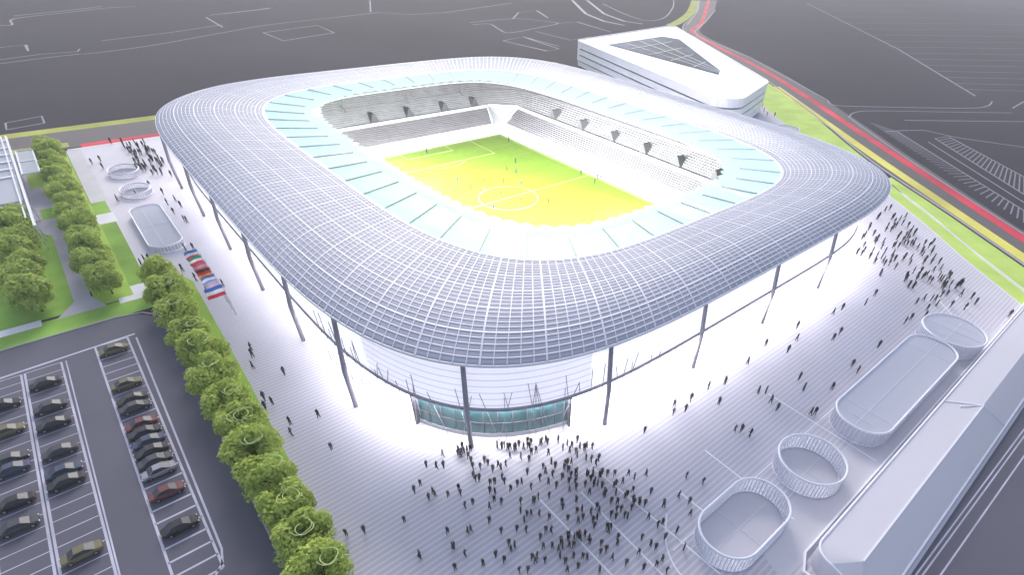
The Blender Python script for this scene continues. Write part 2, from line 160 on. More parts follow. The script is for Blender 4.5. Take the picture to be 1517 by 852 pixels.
M['lamp_low']=mat('flood_lens_dim',(.9,.9,.9),.3,emit=FLOOD_E*.16,ecol=(1,.98,.92))
M['downlight']=mat('downlight_lens',(.9,.9,.9),.3,emit=DOWN_E,ecol=(1,.98,.97))
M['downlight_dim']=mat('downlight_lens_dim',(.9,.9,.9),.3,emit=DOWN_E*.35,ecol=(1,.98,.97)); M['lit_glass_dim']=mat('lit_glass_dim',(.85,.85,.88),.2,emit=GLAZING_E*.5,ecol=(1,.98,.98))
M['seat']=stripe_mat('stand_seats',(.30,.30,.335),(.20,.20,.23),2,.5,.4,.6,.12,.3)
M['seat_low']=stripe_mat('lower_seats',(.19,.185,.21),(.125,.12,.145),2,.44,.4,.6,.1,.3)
M['concrete']=mat('concrete',(.42,.42,.46),.8,.08,.4)
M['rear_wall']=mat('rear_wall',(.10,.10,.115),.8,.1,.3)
M['surround']=mat('pitch_surround',(.74,.74,.74),.8,.04,.2)
M['pitch']=stripe_mat('pitch_turf',(.104,.19,.005),(.111,.20,.006),0,11.67,.5,.95,.08,.4); M['pitch'].node_tree.nodes['Principled BSDF'].inputs['Specular IOR Level'].default_value=.05
M['office_glass']=mat('office_window',(.05,.055,.075),.15,.2,.2,spec=.6)
M['sky_glass']=mat('skylight_glass',(.04,.07,.12),.6,.6,.05,spec=.08,detail=2)
M['bark']=mat('bark',(.10,.075,.05),.9,.2,2)
M['loop']=mat('pale_ring',(.52,.62,.26),.8)
M['canopy_rib']=mat('canopy_rib_paint',(.33,.38,.46),.5)
M['pole']=mat('flagpole_metal',(.45,.45,.50),.4,metal=.3)
M['net']=sheet_mat('goal_net',(.8,.8,.8),.7,.2)
M['tyre']=mat('tyre_rubber',(.02,.02,.022),.9,.1,3); M['rim']=mat('wheel_rim',(.4,.4,.42),.35,metal=.7)
M['car_glass']=mat('car_glass',(.045,.05,.065),.4,spec=.2); M['headlight']=mat('headlamp',(.7,.7,.72),.15); M['taillight']=mat('tail_lamp',(.35,.02,.02),.2)
def leaf_mat(name,dark,light):
    m,nt,b=new_mat(name); b.inputs['Roughness'].default_value=.75; b.inputs['Specular IOR Level'].default_value=.2
    at=N(nt,'ShaderNodeAttribute',attribute_name='tone'); mx=N(nt,'ShaderNodeMix',data_type='RGBA')
    mx.inputs['A'].default_value=(*dark,1); mx.inputs['B'].default_value=(*light,1); nt.links.new(at.outputs['Fac'],mx.inputs['Factor'])
    nt.links.new(mx.outputs['Result'],b.inputs['Base Color'])
    b.inputs['Subsurface Weight'].default_value=0
    tr=N(nt,'ShaderNodeBsdfTranslucent'); nt.links.new(mx.outputs['Result'],tr.inputs['Color'])
    ms=N(nt,'ShaderNodeMixShader'); ms.inputs[0].default_value=.45; nt.links.new(b.outputs[0],ms.inputs[1]); nt.links.new(tr.outputs[0],ms.inputs[2])
    nt.links.new(ms.outputs[0],nt.nodes['Material Output'].inputs[0]); return m
M['leaf']=leaf_mat('leaf_green',(.32,.41,.09),(.52,.63,.19))
M['leaf_c']=leaf_mat('leaf_fresh',(.33,.42,.08),(.55,.65,.18))
# ------------------------------------------------------------------ mesh helpers
class MB:
    def __init__(s): s.v=[]; s.f=[]; s.mi=[]
    def add(s,vs,fs,mi=0):
        o=len(s.v); s.v+=[tuple(v) for v in vs]; s.f+=[tuple(i+o for i in f) for f in fs]; s.mi+=[mi]*len(fs)
    def box(s,x0,x1,y0,y1,z0,z1,mi=0):
        s.add([(x0,y0,z0),(x1,y0,z0),(x1,y1,z0),(x0,y1,z0),(x0,y0,z1),(x1,y0,z1),(x1,y1,z1),(x0,y1,z1)],
              [(0,3,2,1),(4,5,6,7),(0,1,5,4),(1,2,6,5),(2,3,7,6),(3,0,4,7)],mi)
    def bar(s,a,b,w,h=None,mi=0):
        h=h or w; a=Vector(a); b=Vector(b); d=(b-a).normalized()
        u=d.cross(Vector((0,0,1))); 
        if u.length<1e-4: u=Vector((1,0,0))
        u.normalize(); t=u.cross(d).normalized(); vs=[]
        for p in (a,b):
            for i,j in ((-1,-1),(1,-1),(1,1),(-1,1)): vs.append(p+u*i*w/2+t*j*h/2)
        s.add(vs,[(0,1,2,3),(7,6,5,4),(0,4,5,1),(1,5,6,2),(2,6,7,3),(3,7,4,0)],mi)
    def tube(s,pts,r,n=8,mi=0,closed=False):
        pts=[Vector(p) for p in pts]; L=len(pts); rr=r if isinstance(r,(list,tuple)) else [r]*L; vs=[];fs=[]
        for i,p in enumerate(pts):
            a=pts[i-1] if (i or closed) else p; b=pts[(i+1)%L] if (i<L-1 or closed) else p
            d=(b-a).normalized(); u=d.cross(Vector((0,0,1)))
            if u.length<1e-3: u=Vector((1,0,0))
            u.normalize(); t=u.cross(d)
            for k in range(n):
                q=2*math.pi*k/n; vs.append(p+(u*math.cos(q)+t*math.sin(q))*rr[i])
        for i in range(L if closed else L-1):
            j=(i+1)%L
            for k in range(n): fs.append((i*n+k,i*n+(k+1)%n,j*n+(k+1)%n,j*n+k))
        if not closed: fs+= [tuple(range(n))[::-1],tuple((L-1)*n+k for k in range(n))]
        s.add(vs,fs,mi)
    def prism(s,poly,z0,z1,mi=0):
        n=len(poly); vs=[(x,y,z0) for x,y in poly]+[(x,y,z1) for x,y in poly]
        s.add(vs,[tuple(range(n))[::-1],tuple(range(n,2*n))]+[(i,(i+1)%n,n+(i+1)%n,n+i) for i in range(n)],mi)
    def wall(s,path,z0,z1,t,closed=False,mi=0):
        """a wall of thickness t along a plan path"""
        L=len(path); P=[Vector((x,y)) for x,y in path]; vs=[];fs=[]
        for i in range(L):
            a=P[i-1] if (i or closed) else P[i]; b=P[(i+1)%L] if (i<L-1 or closed) else P[i]
            d=(b-a).normalized(); n=Vector((d.y,-d.x))*t/2
            for q,z in ((P[i]+n,z0),(P[i]+n,z1),(P[i]-n,z1),(P[i]-n,z0)): vs.append((q.x,q.y,z))
        for i in range(L if closed else L-1):
            j=(i+1)%L
            for k in range(4): fs.append((i*4+k,i*4+(k+1)%4,j*4+(k+1)%4,j*4+k))
        if not closed: fs+=[(0,1,2,3),((L-1)*4+3,(L-1)*4+2,(L-1)*4+1,(L-1)*4)]
        s.add(vs,fs,mi)
    def build(s,name,m=None,parent=None,smooth=False,fixn=True):
        me=D.meshes.new(name); me.from_pydata(s.v,[],s.f)
        ms=m if isinstance(m,(list,tuple)) else [m]
        for x in ms: me.materials.append(x)
        if len(ms)>1: me.polygons.foreach_set('material_index',s.mi)
        if smooth: me.polygons.foreach_set('use_smooth',[True]*len(s.f))
        if fixn:
            bm=bmesh.new(); bm.from_mesh(me); bmesh.ops.recalc_face_normals(bm,faces=bm.faces); bm.to_mesh(me); bm.free()
        me.update(); o=D.objects.new(name,me); COL.objects.link(o)
        if parent: o.parent=parent
        return o
def tag(o,label=None,cat=None,group=None,kind=None):
    if label: o['label']=label
    if cat: o['category']=cat
    if group: o['group']=group
    if kind: o['kind']=kind
    return o
def empty(name,loc=(0,0,0),rz=0):
    e=D.objects.new(name,None); COL.objects.link(e); e.location=loc; e.rotation_euler=(0,0,rz); e.empty_display_size=.5; return e
def copy_tree(o):
    c=o.copy(); COL.objects.link(c)
    for ch in o.children:
        d=ch.copy(); COL.objects.link(d); d.parent=c
        for g in ch.children:
            e=g.copy(); COL.objects.link(e); e.parent=d
    return c
ZL={}
def sheet(name,poly,z,m,t=.0):
    """flat ground layer, as a very thin slab top"""
    b=MB(); b.add([(x,y,z) for x,y in poly],[tuple(range(len(poly)))])
    o=b.build(name,m); 
    if o.data.polygons[0].normal.z<0: o.data.flip_normals()
    return tag(o,kind='structure')
def ribbon(b,pts,w,z):
    P=[Vector(p) for p in pts]; L=len(P); vs=[];fs=[]
    for i in range(L):
        a=P[max(i-1,0)]; c=P[min(i+1,L-1)]; d=(c-a).normalized(); n=Vector((-d.y,d.x))
        k=1.0
        if 0<i<L-1:
            d1=(P[i]-a).normalized(); ca=max(.5,abs(n.dot(Vector((-d1.y,d1.x))))); k=1/ca
        for sg in (1,-1): q=P[i]+n*sg*w/2*k; vs.append((q.x,q.y,z))
    for i in range(L-1): fs.append((2*i,2*i+1,2*i+3,2*i+2))
    b.add(vs,fs)
def smooth_path(pts,n=6):
    """Catmull-Rom through the plan points"""
    P=[Vector(p) for p in pts]; out=[]
    for i in range(len(P)-1):
        p0=P[max(i-1,0)];p1=P[i];p2=P[i+1];p3=P[min(i+2,len(P)-1)]
        for k in range(n):
            t=k/n; out.append(tuple(.5*((2*p1)+(p2-p0)*t+(2*p0-5*p1+4*p2-p3)*t*t+(3*p1-p0-3*p2+p3)*t**3)))
    out.append(tuple(P[-1])); return out
def rounded(x0,x1,y0,y1,r,n=8):
    out=[]
    for cx,cy,a in ((x1-r,y1-r,0),(x0+r,y1-r,90),(x0+r,y0+r,180),(x1-r,y0+r,270)):
        for k in range(n+1): q=R(a+90*k/n); out.append((cx+r*math.cos(q),cy+r*math.sin(q)))
    return out
# ------------------------------------------------------------------ world, sun, camera
w=D.worlds.new('World'); SC.world=w; w.use_nodes=True; nt=w.node_tree
sky=N(nt,'ShaderNodeTexSky',sky_type='NISHITA',sun_disc=False); sky.sun_elevation=R(30); sky.sun_rotation=R(300); sky.dust_density=2.0; sky.air_density=1.0; sky.ozone_density=1.5
bg=nt.nodes['Background']; bg.inputs['Strength'].default_value=SKY_S
hs=N(nt,'ShaderNodeHueSaturation'); hs.inputs['Saturation'].default_value=.66; nt.links.new(sky.outputs[0],hs.inputs['Color']); nt.links.new(hs.outputs[0],bg.inputs['Color'])
sl=D.lights.new('sun','SUN'); sl.energy=SUN_S; sl.angle=R(25); sl.color=(1,.95,.90)
so=D.objects.new('sun',sl); COL.objects.link(so)
az=R(300); el=R(30); sd=Vector((math.sin(az)*math.cos(el),math.cos(az)*math.cos(el),math.sin(el)))
so.rotation_euler=sd.to_track_quat('Z','Y').to_euler()
cam=D.cameras.new('camera'); cam.sensor_width=36; cam.lens=CAM_LENS; cam.shift_x,cam.shift_y=CAM_SHIFT; cam.clip_end=6000; cam.clip_start=.5
co=D.objects.new('camera',cam); COL.objects.link(co)
co.matrix_world=Matrix(((CAM_X[0],CAM_Y[0],CAM_Z[0],CAM_LOC[0]),(CAM_X[1],CAM_Y[1],CAM_Z[1],CAM_LOC[1]),(CAM_X[2],CAM_Y[2],CAM_Z[2],CAM_LOC[2]),(0,0,0,1)))
SC.camera=co
SC.view_settings.view_transform='Standard'; SC.view_settings.look='None'; SC.view_settings.exposure=EXPOSURE; SC.view_settings.gamma=1
# ------------------------------------------------------------------ ground and roads
sheet('ground',[(-2500,-2500),(2500,-2500),(2500,2500),(-2500,2500)],0,M['ground'])
gin=list(reversed(GREEN_IN2))
sheet('plaza',[(-116,-94.3),(95,-94.3),(130,-95.5),(170,-96),(170,10),(150,40)]+gin+[(60,118)]+list(reversed(GREEN_IN))[0:1]+[(20,150),(-30,185),(-116,125)],.006,M['plaza'])
# road behind the stadium on the right with its painted light trails and verges
rin=smooth_path(ROAD_IN); rout=smooth_path(ROAD_OUT)
def strip_between(name,a,b,z,m):
    n=60
    def samp(P):
        P=[Vector(p) for p in P]; d=[0]
        for i in range(1,len(P)): d.append(d[-1]+(P[i]-P[i-1]).length)
        out=[];j=0
        for k in range(n+1):
            s=d[-1]*k/n
            while j<len(P)-2 and d[j+1]<s: j+=1
            t=(s-d[j])/max(1e-6,d[j+1]-d[j]); out.append(P[j].lerp(P[j+1],min(1,t)))
        return out
    A=samp(a);B=samp(b); mb=MB(); mb.add([(p.x,p.y,z) for p in A]+[(p.x,p.y,z) for p in B],[(i,i+1,n+2+i,n+1+i) for i in range(n)])
    return tag(mb.build(name,m),kind='structure')
strip_between('road',rin,rout,.010,M['road'])
b=MB(); ribbon(b,smooth_path(TRAIL_RED),3.8,.016); tag(b.build('red_light_trail',M['trail_red']),kind='structure')  # red car light trail, painted on the road as a flat strip
b=MB(); ribbon(b,smooth_path(TRAIL_YELLOW),4.2,.016); tag(b.build('yellow_light_trail',M['trail_yellow']),kind='structure')  # yellow headlight trail along the verge, painted as a flat strip
b=MB(); b.wall(rin,0,.14,.9); tag(b.build('kerb',M['kerb']),kind='structure')
b=MB(); ribbon(b,smooth_path(VERGE_FAR),9,.014); tag(b.build('verge',M['verge_yellow']),kind='structure')
# light green verge between plaza and road, split by the pale footpath
cut=lambda P,x0,x1:[p for p in P if x0<=p[0]<=x1]
sheet('lawn',GREEN_IN+[(p[0]-.8,p[1]-1.0) for p in reversed(cut(rin,-52,53))],.012,M['verge'])
sheet('lawn',GREEN_IN2+[(p[0]-.8,p[1]-1.0) for p in reversed(cut(rin,63,190))],.012,M['verge'])
sheet('path',[(46,128),(66,104),(76,106.7),(68,122),(60,130),(53,135.5)],.009,M['white_paving'])
b=MB(); ribbon(b,GREEN_IN2,.45,.018); ribbon(b,[(p[0]-1.5,p[1]+9) for p in GREEN_IN2],.5,.018); ribbon(b,[(p[0]+3.5,p[1]+4) for p in GREEN_IN2],.4,.018)
tag(b.build('path_edging',M['white_paving']),kind='structure')
# road along the far end on the left
def rect(name,x0,x1,y0,y1,z,m): return sheet(name,[(x0,y0),(x1,y0),(x1,y1),(x0,y1)],z,m)
rect('road',-140,-118.6,-300,145,.010,M['road'])
rect('verge',-146,-140,-118,-20,.008,M['verge_yellow']); rect('verge',-152,-141,112,146,.008,M['verge_yellow'])
rect('verge',-125.5,-120.5,-122,-96,.014,M['verge_yellow'])
rect('red_light_trail',-121.5,-117.4,-93,60,.014,M['trail_red'])  # red light trail painted along this road too
rect('kerb',-117.3,-116.1,-97,120,.018,M['white_paving'])
b=MB()
for W_,L_ in MARKING_LINES: ribbon(b,smooth_path(L_,5) if len(L_)>5 else L_,W_,.020)
tag(b.build('ground_marking',M['marking']),kind='structure')  # drawn outlines of roads and buildings, laid as flat lines
b=MB()
for L_ in BAY_TICKS: ribbon(b,L_,.5,.020)
tag(b.build('bay_marking',mat('worn_bay_paint',(.18,.175,.215),.8)),kind='structure')
b=MB()
for L_ in FIELD_LINES: ribbon(b,L_,1.3,.020)
tag(b.build('field_marking',M['marking_faint']),kind='structure')
# gardens on the left
rect('lawn',-112,-3.4,-104.3,-97.6,.010,M['lawn_light'])
rect('lawn',-56,-4,-135,-107.2,.010,M['lawn'])
rect('lawn',-3,3.6,-160,-94.5,.010,M['lawn'])
rect('lawn',-63.5,-54,-97.6,-94.2,.012,M['lawn']); rect('lawn',-47,-8.5,-97.6,-94.2,.012,M['lawn'])
rect('lawn',-8.5,-3.4,-97.6,-94.2,.012,M['white_paving']).name='path'
rect('path',-115.8,-63.5,-97.5,-93.6,.014,M['pale_paving']); rect('path',-54,-47,-99,-93.8,.014,M['white_paving'])
rect('forecourt',-100,-58,-118,-104.3,.008,M['path']); rect('forecourt',-58,-40,-145,-113,.006,M['path'])
sheet('path',[(-58,-108.5),(-56,-112),(-50.5,-110.2),(-46,-107.6),(-8,-107.6),(-2.6,-111),(-2.6,-102.6),(-9,-104.6),(-46,-104.2),(-58,-104)],.016,M['path'])
rect('path',-4.2,-1.6,-160,-113.4,.016,M['white_paving']); rect('path',-4.2,-1.8,-100.4,-94,.016,M['white_paving'])
rect('lawn',-66,-58,-108.5,-104.3,.014,M['lawn']); rect('lawn',-98,-84,-109,-104.5,.014,M['lawn_light'])
# car park and its strip of planting
sheet('car_park',[(3.6,-220),(120,-220),(120,-96.2)]+[(12-8.4*math.sin(R(90*k/6)),-102.6+8.0-8.0*(1-math.cos(R(90*k/6)))) for k in range(7)],.010,M['asphalt'])
b=MB(); b.wall([(120,-96.0),(12,-94.5),(7.5,-95.2),(4.6,-97.6),(3.5,-102),(3.5,-220)],0,.13,.28); tag(b.build('kerb',M['kerb']),kind='structure')
sheet('planting_strip',[(-8,-94.2),(10,-94.3),(120,-95.8),(120,-89.5),(88,-89.7),(40,-87.6),(-3,-86.5),(-8,-88)],.012,M['lawn_light'])
b=MB()
ys=[]
def bl(pts,w): ribbon(b,pts,w,.020)
for x0,x1,ya,yb,wt in ((12.5,76,-106.7,-101.5,.30),(14,92,-117.2,-112.0,.16),(14,92,-122.9,-117.7,.16)):
    bl([(x0,ya),(x1,ya)],.32); bl([(x0,yb),(x1,yb)],.32)
    n=int((x1-x0)/2.5)
    for k in range(n+1):
        x=x0+k*(x1-x0)/n; bl([(x,ya),(x,yb)],wt if wt<.2 or k>14 else .22)
bl([(13.5,-100.2),(73,-100.9),(75.2,-101.4),(76.6,-102.6),(77,-104.2),(76.8,-108)],.28)
bl([(12,-100.2),(12.3,-107),(13.2,-124)],.5)
bl([(14,-111.3),(92,-111.8)],.2)
tag(b.build('bay_marking',M['marking_bay']),kind='structure')
# plaza lines and the pale apron under the pavilions
b=MB()
for L_ in (((94,-63),(112,-63.2)),((97,-57.3),(116,-58)),((95,-52.6),(119,-51.8)),((106.5,-45.5),(112,-45.4)),((104,-35.5),(121,-36)),((103,-14.6),(124,-14.8))): ribbon(b,L_,.26,.020)
ribbon(b,smooth_path([(108,-50),(112,-54.5),(117,-56),(122,-53),(125,-46)]),.24,.022)
ribbon(b,[(112.6,-54),(113.3,60)],.22,.024)
ribbon(b,[(109.5,50),(127,33.5)],.22,.026)
tag(b.build('plaza_marking',M['marking_white']),kind='structure')
sheet('apron',[(118.5,-44),(125.4,-46),(126.6,57),(124,48),(120.5,34)],.014,M['apron'])
rect('road',136.4,170,-96,80,.012,M['asphalt'])
b=MB()
for x in (137.2,137.8,139.4): ribbon(b,[(x-1.2,-60),(x+1.8,40)],.22,.022)
tag(b.build('ground_marking',M['marking_bay']),kind='structure')
# ------------------------------------------------------------------ stadium
ST=tag(empty('stadium'),'large white football stadium with rounded gridded roof open above the pitch','stadium')
def sup(a,bb,n,ph):
    c,s=math.cos(ph),math.sin(ph); r=(abs(c/a)**n+abs(s/bb)**n)**(-1/n); return (r*c,r*s)
def ring_pts(a,bb,n,K):
    """K points, evenly spread over each quarter's length, symmetric"""
    m=720; q=[sup(a,bb,n,math.pi/2*i/m) for i in range(m+1)]; d=[0]
    for i in range(m): d.append(d[-1]+math.dist(q[i],q[i+1]))
    kq=K//4; Q=[]; j=0
    for k in range(kq+1):
        s=d[-1]*k/kq
        while j<m-1 and d[j+1]<s: j+=1
        t=(s-d[j])/(d[j+1]-d[j]); Q.append((q[j][0]+(q[j+1][0]-q[j][0])*t,q[j][1]+(q[j+1][1]-q[j][1])*t))
    out=Q[:-1]+[(-x,y) for x,y in reversed(Q)][:-1]+[(-x,-y) for x,y in Q][:-1]+[(x,-y) for x,y in reversed(Q)][:-1]
    return out
K=640; KC=960
EA=ring_pts(91.6,76.7,4.8,K); OC=ring_pts(71.5,52.5,4.2,K)
def roof_z(s): return 18.9+2.3*(1-(1-min(s/.42,1))**2.3)-1.4*max(0,(s-.42)/.58)**1.5
NV=24
def roof_pt(i,s,dz=0):
    e=EA[i%K];o=OC[i%K]; return (e[0]+(o[0]-e[0])*s,e[1]+(o[1]-e[1])*s,roof_z(s)+dz)
SS=[(j/NV)**1.35 for j in range(NV+1)]
b=MB(); vs=[];fs=[]
prof=[(.06,-.6),(.02,-.52),(.004,-.28)]        # rolled lip under the eave: share of width, drop
rows=len(prof)+NV+1
for i in range(K):
    for s,dz in prof: x,y,_=roof_pt(i,s); vs.append((x,y,18.9+dz))
    for s in SS: vs.append(roof_pt(i,s))
for i in range(K):
    j=(i+1)%K
    for r in range(rows-1): fs.append((i*rows+r,j*rows+r,j*rows+r+1,i*rows+r+1))
b.add(vs,fs); roof=b.build('roof',M['roof'],ST,smooth=True)
# underside
b=MB(); vs=[];fs=[]
for i in range(K):
    x,y,_=roof_pt(i,.06); o=OC[i]; vs+=[(x,y,18.28),(x+(o[0]-x)*.5,y+(o[1]-y)*.5,18.6),(o[0],o[1],19.0)]
for i in range(K):
    j=(i+1)%K
    for r in range(2): fs.append((i*3+r,i*3+r+1,j*3+r+1,j*3+r))
b.add(vs,fs); b.build('roof_soffit',M['concrete'],ST,smooth=True)
# raised lattice: radial ribs and hoops
b=MB()
def rib(path,wid,h):
    L=len(path); vs=[];fs=[]
    P=[Vector(p) for p in path]
    for i in range(L):
        d=(P[min(i+1,L-1)]-P[max(i-1,0)]).normalized(); u=d.cross(Vector((0,0,1))).normalized(); t=u.cross(d)
        for q in (P[i]-u*wid/2-t*.05,P[i]-u*wid/2+t*h,P[i]+u*wid/2+t*h,P[i]+u*wid/2-t*.05): vs.append(q)
    for i in range(L-1):
        for k in range(3): fs.append((i*4+k,i*4+k+1,(i+1)*4+k+1,(i+1)*4+k))
    b.add(vs,fs)
for i in range(0,K,2):
    big=(i//2)%5==0
    rib([roof_pt(i,s) for s in SS],.28 if big else .15,.09)
for k in range(1,27):
    s=k/27
    ids=list(range(0,K))+[0]
    rib([roof_pt(i,s) for i in ids],.26 if k%5==0 else .13,.08)
b.build('roof_lattice',M['rib'],ST,fixn=False)
b=MB(); b.wall([roof_pt(i,.0)[:2] for i in range(0,K,2)],18.5,18.9,.3,True); b.build('roof_lip',M['rib'],ST)
b=MB(); b.wall([(roof_pt(i,.05)[0],roof_pt(i,.05)[1]) for i in range(0,K,2)],17.95,18.35,.5,True); b.build('gutter',M['dark'],ST)
# glass canopy round the opening with a scalloped inner edge
IN=ring_pts(59.5,38.2,4.2,KC); OC2=ring_pts(71.5,52.5,4.2,KC)
NS=96; per=KC//NS
b=MB(); vs=[];fs=[]; 
for i in range(KC):
    o=OC2[i]; n=IN[i]; ph=(i%per)/per; sc=.075*abs(math.sin(math.pi*ph))
    for t,z in ((0.012,19.72),(.5,19.5),(.94-.02,19.3),(.94+sc,19.25)): vs.append((o[0]+(n[0]-o[0])*t,o[1]+(n[1]-o[1])*t,z))
for i in range(KC):
    j=(i+1)%KC
    for r in range(3): fs.append((i*4+r,i*4+r+1,j*4+r+1,j*4+r))
b.add(vs,fs); b.build('glass_canopy',M['canopy'],ST,smooth=True)
b=MB(); b.wall([p for p in OC2[::2]],19.3,19.95,.7,True); b.build('ring_beam',M['rib'],ST)
for k in range(48):
    i=k*KC//48+per//2; o=OC2[i]; n=IN[i]; bb=MB()
    P=lambda t,z:(o[0]+(n[0]-o[0])*t,o[1]+(n[1]-o[1])*t,z)
    bb.bar(P(.03,19.83),P(.70,19.52),.14,.22); bb.build('canopy_rib',M['canopy_rib'],ST)
# floodlight battens under the canopy's inner edge
FL=ring_pts(61.5,40.6,4.2,240)
def batten(i0,i1,m):
    bb=MB()
    for i in range(i0,i1):
        a=Vector((*FL[i%240],18.4)); c=Vector((*FL[(i+1)%240],18.4)); c=a.lerp(c,.86)
        bb.bar(a,c,.9,.3,0)
        d=(c-a).normalized(); u=d.cross(Vector((0,0,1))).normalized()*.38
        bb.add([a-u-Vector((0,0,.16)),a+u-Vector((0,0,.16)),c+u-Vector((0,0,.16)),c-u-Vector((0,0,.16))],[(0,1,2,3)],1)
    return bb.build('floodlight',[M['rib'],m],ST,fixn=False)
for q in range(12):
    mid=FL[(q*20+10)%240]; strong=(mid[1]<-25) or (mid[0]>50 and mid[1]<25)
    batten(q*20,q*20+20,M['lamp'] if strong else M['lamp_low'])
def flood(x,y,tx,ty,wt):
    l=D.lights.new('floodlamp','AREA'); l.shape='RECTANGLE'; l.size=7; l.size_y=.8; l.energy=wt; l.spread=R(FLOOD_SPREAD); l.color=(1,.98,.92)
    o=D.objects.new('floodlamp',l); COL.objects.link(o); o.parent=ST; o.location=(x,y,18.15)
    o.rotation_euler=(Vector((x,y,18.15))-Vector((tx,ty,0))).to_track_quat('Z','Y').to_euler()
for x in (-46,-30,-14,2,18,34,48): flood(x,-39.5,x*.8+3,-2,FLOOD_W*(.8 if x<-20 else 1))
for y in (-26,-10,6,22): flood(59.5,y,26,y*.7,FLOOD_W*.8)
# facade: lit membrane above, lit glazing below, darker corner above the entrance
KF=480
FA=ring_pts(87.4,73.7,5.2,KF)
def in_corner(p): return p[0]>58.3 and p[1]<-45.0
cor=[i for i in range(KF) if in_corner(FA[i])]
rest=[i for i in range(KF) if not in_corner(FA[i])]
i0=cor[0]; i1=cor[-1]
def seg(i,j): return [FA[k%KF] for k in range(i,j+1)]
def off(path,d):
    out=[]
    for i,p in enumerate(path):
        a=Vector(path[max(0,i-1)]); c=Vector(path[min(len(path)-1,i+1)]); t=(c-a).normalized(); out.append((p[0]+t.y*d,p[1]-t.x*d))
    return out
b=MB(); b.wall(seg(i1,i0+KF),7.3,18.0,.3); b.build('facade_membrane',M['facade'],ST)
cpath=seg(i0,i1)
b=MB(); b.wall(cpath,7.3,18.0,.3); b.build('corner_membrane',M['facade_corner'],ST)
def in_entr(p): return p[0]>67.6 and p[1]<-49.2 and p[0]<88
ent=[i for i in range(KF) if in_entr(FA[i])]; e0,e1=ent[0],ent[-1]
gz=seg(e1,e0+KF); L1=next(i for i,p in enumerate(gz) if p[0]<-80 and p[1]<-55)
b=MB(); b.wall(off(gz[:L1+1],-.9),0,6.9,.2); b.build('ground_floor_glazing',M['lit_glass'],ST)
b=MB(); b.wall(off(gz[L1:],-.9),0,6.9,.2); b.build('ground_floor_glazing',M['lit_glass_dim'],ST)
epath=off(seg(e0,e1),-.5)
b=MB(); b.wall(epath,0.02,6.7,.12); E=b.build('entrance_glazing',M['entrance'],ST)
b=MB()
for p in off(epath,.1)[::2]: b.box(p[0]-.07,p[0]+.07,p[1]-.07,p[1]+.07,0,6.7)
b.wall(off(epath,.12),3.2,3.36,.18); b.build('mullion',M['dark'],E)
b=MB(); b.wall(off(epath,.16),.02,.9,.1); b.build('plinth',M['concrete'],E)
for i in (0,-1):
    b=MB(); p=epath[i]; q=off(epath,1.0)[i]; b.bar((*p,3.45),(*q,3.45),.3,6.7); b.build('jamb',M['dark'],E)
b=MB(); b.wall([FA[i] for i in range(KF)],6.8,7.25,.9,True); b.build('floor_beam',M['steel'],ST)
def downlights(test,m):
    b=MB()
    for i in range(0,KF):
        if not test(FA[i]): continue
        a=Vector((*FA[i],6.785)); c=Vector((*FA[(i+1)%KF],6.785)); d=(c-a); u=d.cross(Vector((0,0,1))).normalized()*.3
        b.add([a-u,a+u,c+u,c-u],[(0,1,2,3)])
    b.build('downlight',m,ST)
leftside=lambda p: p[1]<-60 and p[0]<52
downlights(leftside,M['downlight_dim']); downlights(lambda p: not leftside(p),M['downlight'])
cols=[(88.9,y) for y in (-44.4,-19.8,4.9,29.6)]+[(-88.9,y) for y in (-44.4,-19.8,4.9,29.6)]+[(x,-75.5) for x in (-61.4,-37.6,-13.7,10.2,34.1,58.3)]+[(x,75.5) for x in (-61.4,-37.6,-13.7,10.2,34.1,58.3)]+[(78.9,-65.2),(-78.9,-65.2),(78.9,65.2),(-78.9,65.2)]
for x,y in cols:
    b=MB(); k=.985; b.tube([(x,y,0),(x,y,8),(x*k,y*k,18.2)],[.38,.42,.36],10); b.build('column',M['steel'],ST,smooth=True)
# slender slanting stays in front of the corner membrane
rs=random.Random(5); fp=off(seg(i0-14,i1+14),.45)
for k in range(44):
    i=rs.randrange(len(fp)-3); j=min(len(fp)-1,max(0,i+rs.choice((-2,-1,0,0,1,2)))); zt=rs.uniform(8.5,12.5); zb=rs.choice((.05,3.0,.05))
    b=MB(); a=(*fp[i],zb); c=(*off(seg(i0-14,i1+14),.62)[j],zt); b.bar(a,c,.09); b.build('facade_stay',M['steel'],ST)
# stands
def tier(name,fr,bk,z0,z1,n,m,cap=None):
    """straight stepped stand: fr,bk are (p,q) plan segments front and back"""
    b=MB(); (fa,fb),(ba,bb2)=fr,bk
    fa,fb,ba,bb2=[Vector(v) for v in (fa,fb,ba,bb2)]
    vs=[];fs=[]
    def row(t,z): 
        a=fa.lerp(ba,t); c=fb.lerp(bb2,t); vs.append((a.x,a.y,z)); vs.append((c.x,c.y,z))
    row(0,0)
    for k in range(n):
        z=z0+(z1-z0)*k/(n-1); row(k/n,z); row((k+1)/n,z)
    row(1,0)
    L=len(vs)//2
    for k in range(L-1): fs.append((2*k,2*k+1,2*k+3,2*k+2))
    fs.append(tuple(range(0,2*L,2))); fs.append(tuple(range(1,2*L,2))[::-1])
    b.add(vs,fs); return b.build(name,m,ST)
lower=[(((-61,43),(61,43)),((-62,51),(62,51))),(((61,-43),(-61,-43)),((62,-51),(-62,-51))),(((-63,-38),(-63,38)),((-71,-41),(-71,41))),(((63,38),(63,-38)),((71,41),(71,-41)))]
